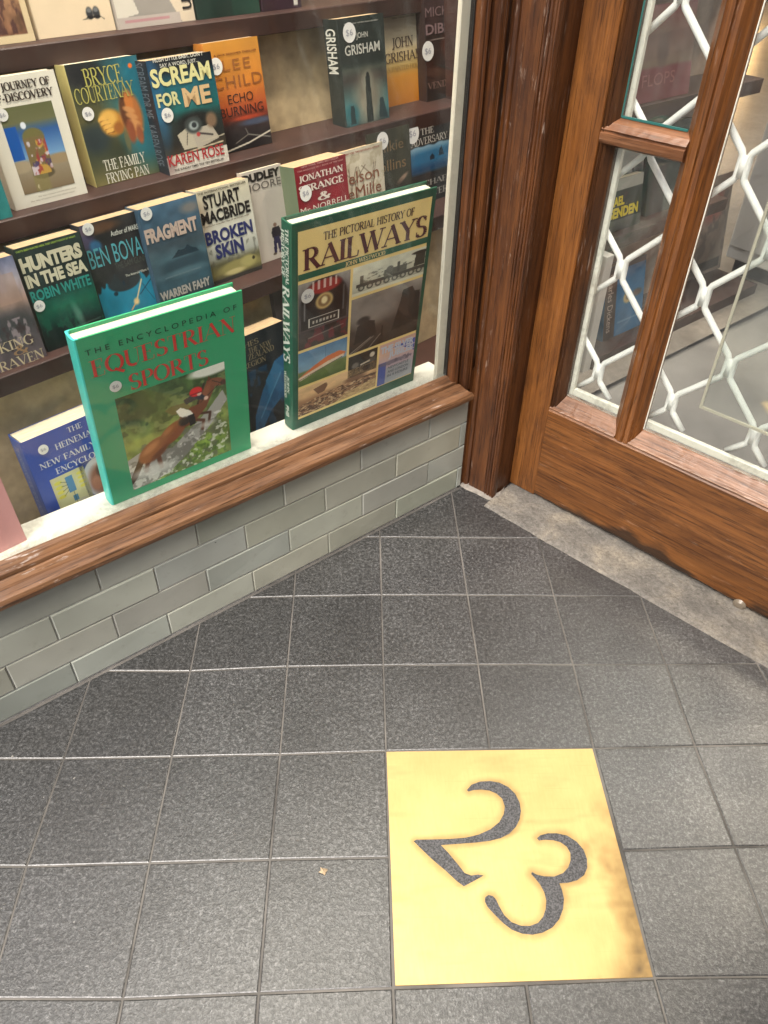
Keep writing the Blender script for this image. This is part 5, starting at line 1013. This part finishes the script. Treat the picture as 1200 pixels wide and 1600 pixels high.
# long side view, black and white
cv = Canvas(130,60).grad([(0,(196,194,176)),(.5,(186,184,166)),(1,(150,148,132))]).mottle(6,.12,4); cv.rect(.10,.35,.14,.8,(96,94,86)); cv.rect(.05,.62,1,.74,(60,60,56)); cv.rect(.42,.40,.74,.64,(84,84,78)); cv.blob(.50,.42,.05,.12,(96,96,90),.3); cv.rect(.60,.25,.64,.6,(70,70,66)); cv.poly([(.86,.12),(1,.10),(1,.6),(.84,.6)],(52,52,48)); cv.blob(.92,.14,.12,.06,(44,44,42),.3)
for k in range(8): cv.blob(.12+.115*k,.78,.045,.10,(62,62,58),.25); cv.blob(.12+.115*k,.78,.025,.055,(150,148,134),.3)
cv.patch(14,.6,(66,66,60),8,.6,cv.mask(.1,.3,1,.8)); cv.rect(0,.90,1,1,(196,192,170)); rpic(cv, .405, .245, 1.0, .395)
# smoky yard
cv = Canvas(110,110).grad([(0,(126,118,112)),(.3,(104,96,92)),(.6,(70,62,58)),(1,(46,38,34))]).mottle(4,.30,6); cv.blob(.25,.35,.3,.2,(140,132,126),.9,.6); cv.poly([(.70,.30),(.72,.12),(.86,.10),(.90,.20),(.98,.22),(1,.78),(.60,.82)],(34,30,30)); cv.poly([(.10,.52),(.20,.44),(.34,.50),(.38,.80),(.06,.84)],(40,34,34)); cv.blob(.18,.44,.09,.07,(44,40,40),.5); cv.line([(0,1),(.30,.80)],.008,(150,140,130)); cv.line([(.06,1),(.34,.80)],.006,(140,130,120)); cv.line([(.28,1),(.44,.80)],.008,(130,120,112)); cv.line([(.46,.66),(.46,.84)],.012,(28,24,24)); cv.line([(.72,.62),(.72,.82)],.012,(28,24,24)); rpic(cv, .405, .41, 1.0, .72)
# orange train, blue sky
cv = Canvas(90,70).grad([(0,(78,116,150)),(.55,(120,150,170)),(.6,(104,116,66)),(1,(72,92,44))]).mottle(6,.12,7); cv.poly([(0,.74),(.30,.52),(.58,.36),(.84,.32),(.98,.42),(.94,.52),(.60,.60),(.04,.82)],(190,104,58)); cv.poly([(0,.74),(.60,.52),(.94,.46),(.94,.54),(.60,.62),(.03,.83)],(206,190,168),.9); cv.line([(.02,.80),(.90,.54)],.012,(70,60,50)); cv.line([(.55,0),(.55,.35)],.004,(70,90,110),.7); rpic(cv, 0.0, .605, .385, .80)
# driver
cv = Canvas(60,50,(40,36,34)).mottle(6,.4,8); cv.blob(.82,.25,.09,.12,(190,178,160),.4); cv.poly([(.66,.42),(.95,.36),(1,.9),(.72,.9)],(70,66,62)); cv.line([(.45,.55),(.72,.50)],.05,(180,168,150)); cv.blob(.25,.5,.12,.14,(104,98,90),.5); rpic(cv, .405, .735, .655, .865)
# crowd
cv = Canvas(140,90).grad([(0,(206,172,128)),(.35,(196,160,118)),(.5,(150,112,82)),(1,(130,94,68))]); cv.mottle(8,.12,9); cv.patch(22,.48,(74,48,36),10,.9,cv.mask(.0,.42,1,1)*(cv.Y>.62-.38*cv.X)); cv.patch(34,.56,(206,178,140),11,.8,cv.mask(0,.45,1,1)*(cv.Y>.60-.36*cv.X)); cv.poly([(.18,.18),(.34,.10),(.36,.20),(.32,.40),(.24,.42)],(90,60,46),.8); cv.blob(.72,.36,.14,.10,(100,70,54),.6,.8); cv.blob(.86,.14,.05,.1,(96,66,50),.6,.8); cv.poly([(.45,1),(.60,.80),(1,.66),(1,1)],(196,166,116),.75); cv.patch(26,.6,(120,90,60),13,.6,cv.mask(.4,.6,1,1)); rpic(cv, 0.0, .815, .66, .985)
# poster
cv = Canvas(90,130).grad([(0,(186,150,140)),(.25,(200,164,146)),(.5,(170,150,160)),(1,(142,146,160))]); cv.mottle(4,.06,5); cv.rect(.0,.45,.22,1,(70,84,150)); cv.poly([(.35,.16),(1,.10),(1,.42),(.62,.20)],(72,84,156)); cv.line([(.5,.22),(1,.36)],.012,(190,170,176)); cv.line([(.6,.2),(1,.24)],.012,(190,170,176)); cv.rect(.24,.62,.96,1,(150,154,162)); cv.blob(.4,.50,.42,.05,(96,92,110),.6,.8); cv.patch(12,.55,(86,80,96),8,.7,cv.mask(.02,.44,.95,.56)); rpic(cv, .675, .735, 1.0, .995)
rt('THE SILVER', .685, .985, .790, .040, (200,206,222), name='poster_title', bold=.05); rt('JUBILEE', .76, .985, .830, .034, (200,206,222), name='poster_title', bold=.05)
for k, s_ in enumerate(('NEWCASTLE', 'AND LONDON', 'IN 4 HOURS')): rt(s_, .765, .955, .905+.026*k, .016, (96,100,112), name='poster_lines', bold=.02)
b.sticker(480,462,10)
b.stext('THE PICTORIAL HISTORY OF', (0,362),(0,452), (206,214,206), w=.30, off=-.0, name='spine_subtitle', font='serif', thick=.2, thin=.1) if False else None
def spine(txt, v0, v1, w, off, name, **k):
    za, zb = b.P(450, v0).z, b.P(450, v1).z
    o = lettering(name, txt, None, 0, 0, 0, 0, k.pop('col', (214,220,210)), y=0, vertical=(-w/2, w/2, za, zb), **k)
    o.parent = b.root; o.matrix_local = Matrix.Translation((-0.0040, b.T/2 + off, 0)) @ Matrix.Rotation(math.radians(-90), 4, 'Z')
spine('THE PICTORIAL', 363, 452, .0075, -.004, 'spine_subtitle', font='serif', thick=.2, thin=.1); spine('HISTORY OF', 368, 442, .0075, .006, 'spine_subtitle', font='serif', thick=.2, thin=.1)
spine('RAILWAYS', 455, 575, .0165, 0.0, 'spine_title', font='serif', thick=.2, thin=.08); spine('JOHN', 596, 622, .0055, -.003, 'spine_author', font='serif', thick=.2, thin=.1); spine('WESTWOOD', 590, 632, .0055, .005, 'spine_author', font='serif', thick=.2, thin=.1)
spine('PHB', 643, 660, .009, 0, 'spine_logo', bold=.02)
b = eq; 

# ---------------------------------------------------------------- book rack seen through the door
MR = MW @ Matrix.Translation((0, 0.175, 0.0))
rack = empty('book_rack', MR, 'white ended brown book rack on the shop floor behind the door glass', 'book rack')
RW = plain('rack_white', (0.62, 0.60, 0.56), 0.5)
mb = MB(); mb.box((0.545, -0.040, 0.0), (0.572, 0.34, 0.30), bev=.001); mb.build('end_panel', RW, rack)
mb = MB(); mb.box((0.573, -0.045, 0.0), (1.30, 0.34, 0.040), bev=.001); mb.build('base_board', M_brown, rack)
for zz in (0.322, 0.59, 0.88, 1.2): mb = MB(); mb.box((0.46, -0.012, zz-0.03), (1.05, 0.10, zz), bev=.001); mb.build('shelf', M_brown, rack)
mb = MB(); mb.box((0.46, 0.11, 0.306), (1.05, 0.13, 1.9)); mb.box((0.573, 0.11, 0.0405), (1.05, 0.13, 0.3055)); mb.build('back_board', plain('rack_back', (0.30, 0.22, 0.17), 0.6, var=.2), rack)
def rbook(label, quad, z, dy, cov, lean=10):
    M = MR @ Matrix.Translation((0, dy, z)) @ Matrix.Rotation(-math.radians(lean), 4, 'X')
    return Bk(label, quad, M=M, cover=cov, thick=.022, group='books on the rack behind the door')
Bk.spx = 0.0016
r1 = rbook('blue and brown book with a tan flower on the lowest rack shelf', [(938,425),(1002,400),(950,540),(1008,512)], .0405, .0, (38,92,130))
cv = Canvas(70,110,(40,98,140)).mottle(4,.12,3); cv.rect(0,0,.28,1,(62,46,40)); cv.rect(0,0,1,.07,(50,44,46)); cv.blob(.58,.50,.11,.08,(186,160,110),.4); cv.blob(.58,.50,.05,.035,(120,110,84),.5); cv.blob(.82,.48,.12,.05,(110,76,54),.8,.8); cv.rect(.36,.80,.9,.83,(120,150,176),.5); r1.cover(cv)
lettering('title', 'Charles Dickens', r1.root, 0, 0, 0, 0, (176,160,150), y=-.0011, vertical=(r1.w*.07, r1.w*.20, r1.h*.90, r1.h*.10))
r2 = rbook('black book lettered in yellow on the second rack shelf', [(922,295),(1000,268),(932,372),(1006,342)], .3225, .012, (40,42,40))
cv = Canvas(60,90,(44,46,42)).mottle(4,.2,4); cv.rect(0,.0,1,.22,(150,148,140)); cv.grad([(0,(90,92,86)),(1,(66,66,62))],0,1,.78,1); r2.cover(cv)
lettering('author_name', 'MICHAEL', r2.root, r2.w*.10, r2.w*.62, r2.h*.50, r2.h*.17, (206,186,40), bold=.05); lettering('author_name', 'BRISSENDEN', r2.root, r2.w*.02, r2.w*.92, r2.h*.27, r2.h*.19, (206,186,40), bold=.05)
r3 = rbook('white book with a black drawing behind the yellow lettered book', [(945,232),(1003,208),(955,300),(1010,275)], .3225, .045, (196,192,184))
cv = Canvas(60,80,(196,192,182)); 
for k in range(6): cv.line([(rng.uniform(.1,.9),rng.uniform(.3,.8)),(rng.uniform(.1,.9),rng.uniform(.3,.9))],.03,(52,52,50))
cv.blob(.85,.6,.2,.25,(50,52,52),.5); r3.cover(cv)
r4 = rbook('faded plum book titled Flops on the third rack shelf', [(1004,20),(1090,-10),(985,165),(1078,135)], .5905, .0, (104,62,66))
cv = Canvas(60,90).grad([(0,(110,66,70)),(.3,(96,72,66)),(.62,(112,96,84)),(.66,(110,56,62)),(1,(100,46,54))]).mottle(4,.15,5); cv.blob(.45,.45,.10,.18,(84,66,60),.6); r4.cover(cv)
lettering('title', 'FLOPS', r4.root, r4.w*.12, r4.w*.70, r4.h*.17, r4.h*.13, (140,92,92))
r5 = rbook('grey green book with small pale marks under the plum one', [(1010,205),(1080,180),(1020,300),(1085,272)], .3225, .03, (60,66,62)); r5.cover(Canvas(40,60,(60,66,62)).mottle(6,.35,7))
cab = empty('white_cabinet', MW, 'plain white cabinet standing on the shop floor behind the right pane', 'cabinet')
p, q_ = MW.inverted() @ hitz(1125, 425, .0105), MW.inverted() @ hitz(1200, 457, .0105)
mb = MB(); mb.box((p.x+.0, q_.y-0.9, 0.06), (p.x+0.55, p.y, 0.95), bev=.004); mb.build('carcass', RW, cab)
mb = MB(); mb.box((p.x+.03, q_.y-0.87, 0.0105), (p.x+0.5, p.y-.02, 0.0595)); mb.build('plinth', M_black, cab)
mb = MB(); mb.box((p.x-.012, p.y-0.42, 0.10), (p.x-.0005, p.y-0.01, 0.92), bev=.002); mb.build('door_leaf', RW, cab)
pos = empty('leaning_poster', MW @ Matrix.Translation((1.085, 0.262, .0412)) @ Matrix.Rotation(-math.radians(9), 4, 'X'), 'dull mottled poster board with a red patch leaning beside the white cabinet', 'poster')
cv = Canvas(60,70,(128,114,104)).mottle(4,.25,5); cv.blob(.62,.30,.24,.14,(160,72,66),.8,.8); cv.rect(.06,.86,.94,.97,(70,66,64)); cv.patch(8,.56,(90,84,80),3,.6)
mb = MB(); mb.box((0, 0, 0), (.225, .008, .27)); mb.build('board', plain('poster_board', (.2,.17,.15), .6), pos)
art('printed_sheet', cv, .001, .224, .001, .269, pos, y=-.0006)

# ---------------------------------------------------------------- the other side of the street, seen only in reflections
op = empty('facade_opposite', MW @ Matrix.Translation((0, -14.0, 0)), 'plain rendered street facade opposite the shop with two rows of windows', 'building')
mb = MB(); mb.box((-14, -0.6, 0.0), (16, 0, 5.6)); mb.build('facade_wall', plain('opposite_render', (0.55, 0.52, 0.46), 0.85, var=.1, vscale=1), op)
M_dk = plain('opposite_glass', (0.03, 0.035, 0.04), 0.1)
for zz in (0.6, 3.5):
    for k in range(9):
        mb = MB(); mb.box((-13+3.2*k, 0.0005, zz), (-11.2+3.2*k, 0.03, zz+1.8)); mb.build('window', M_dk, op)
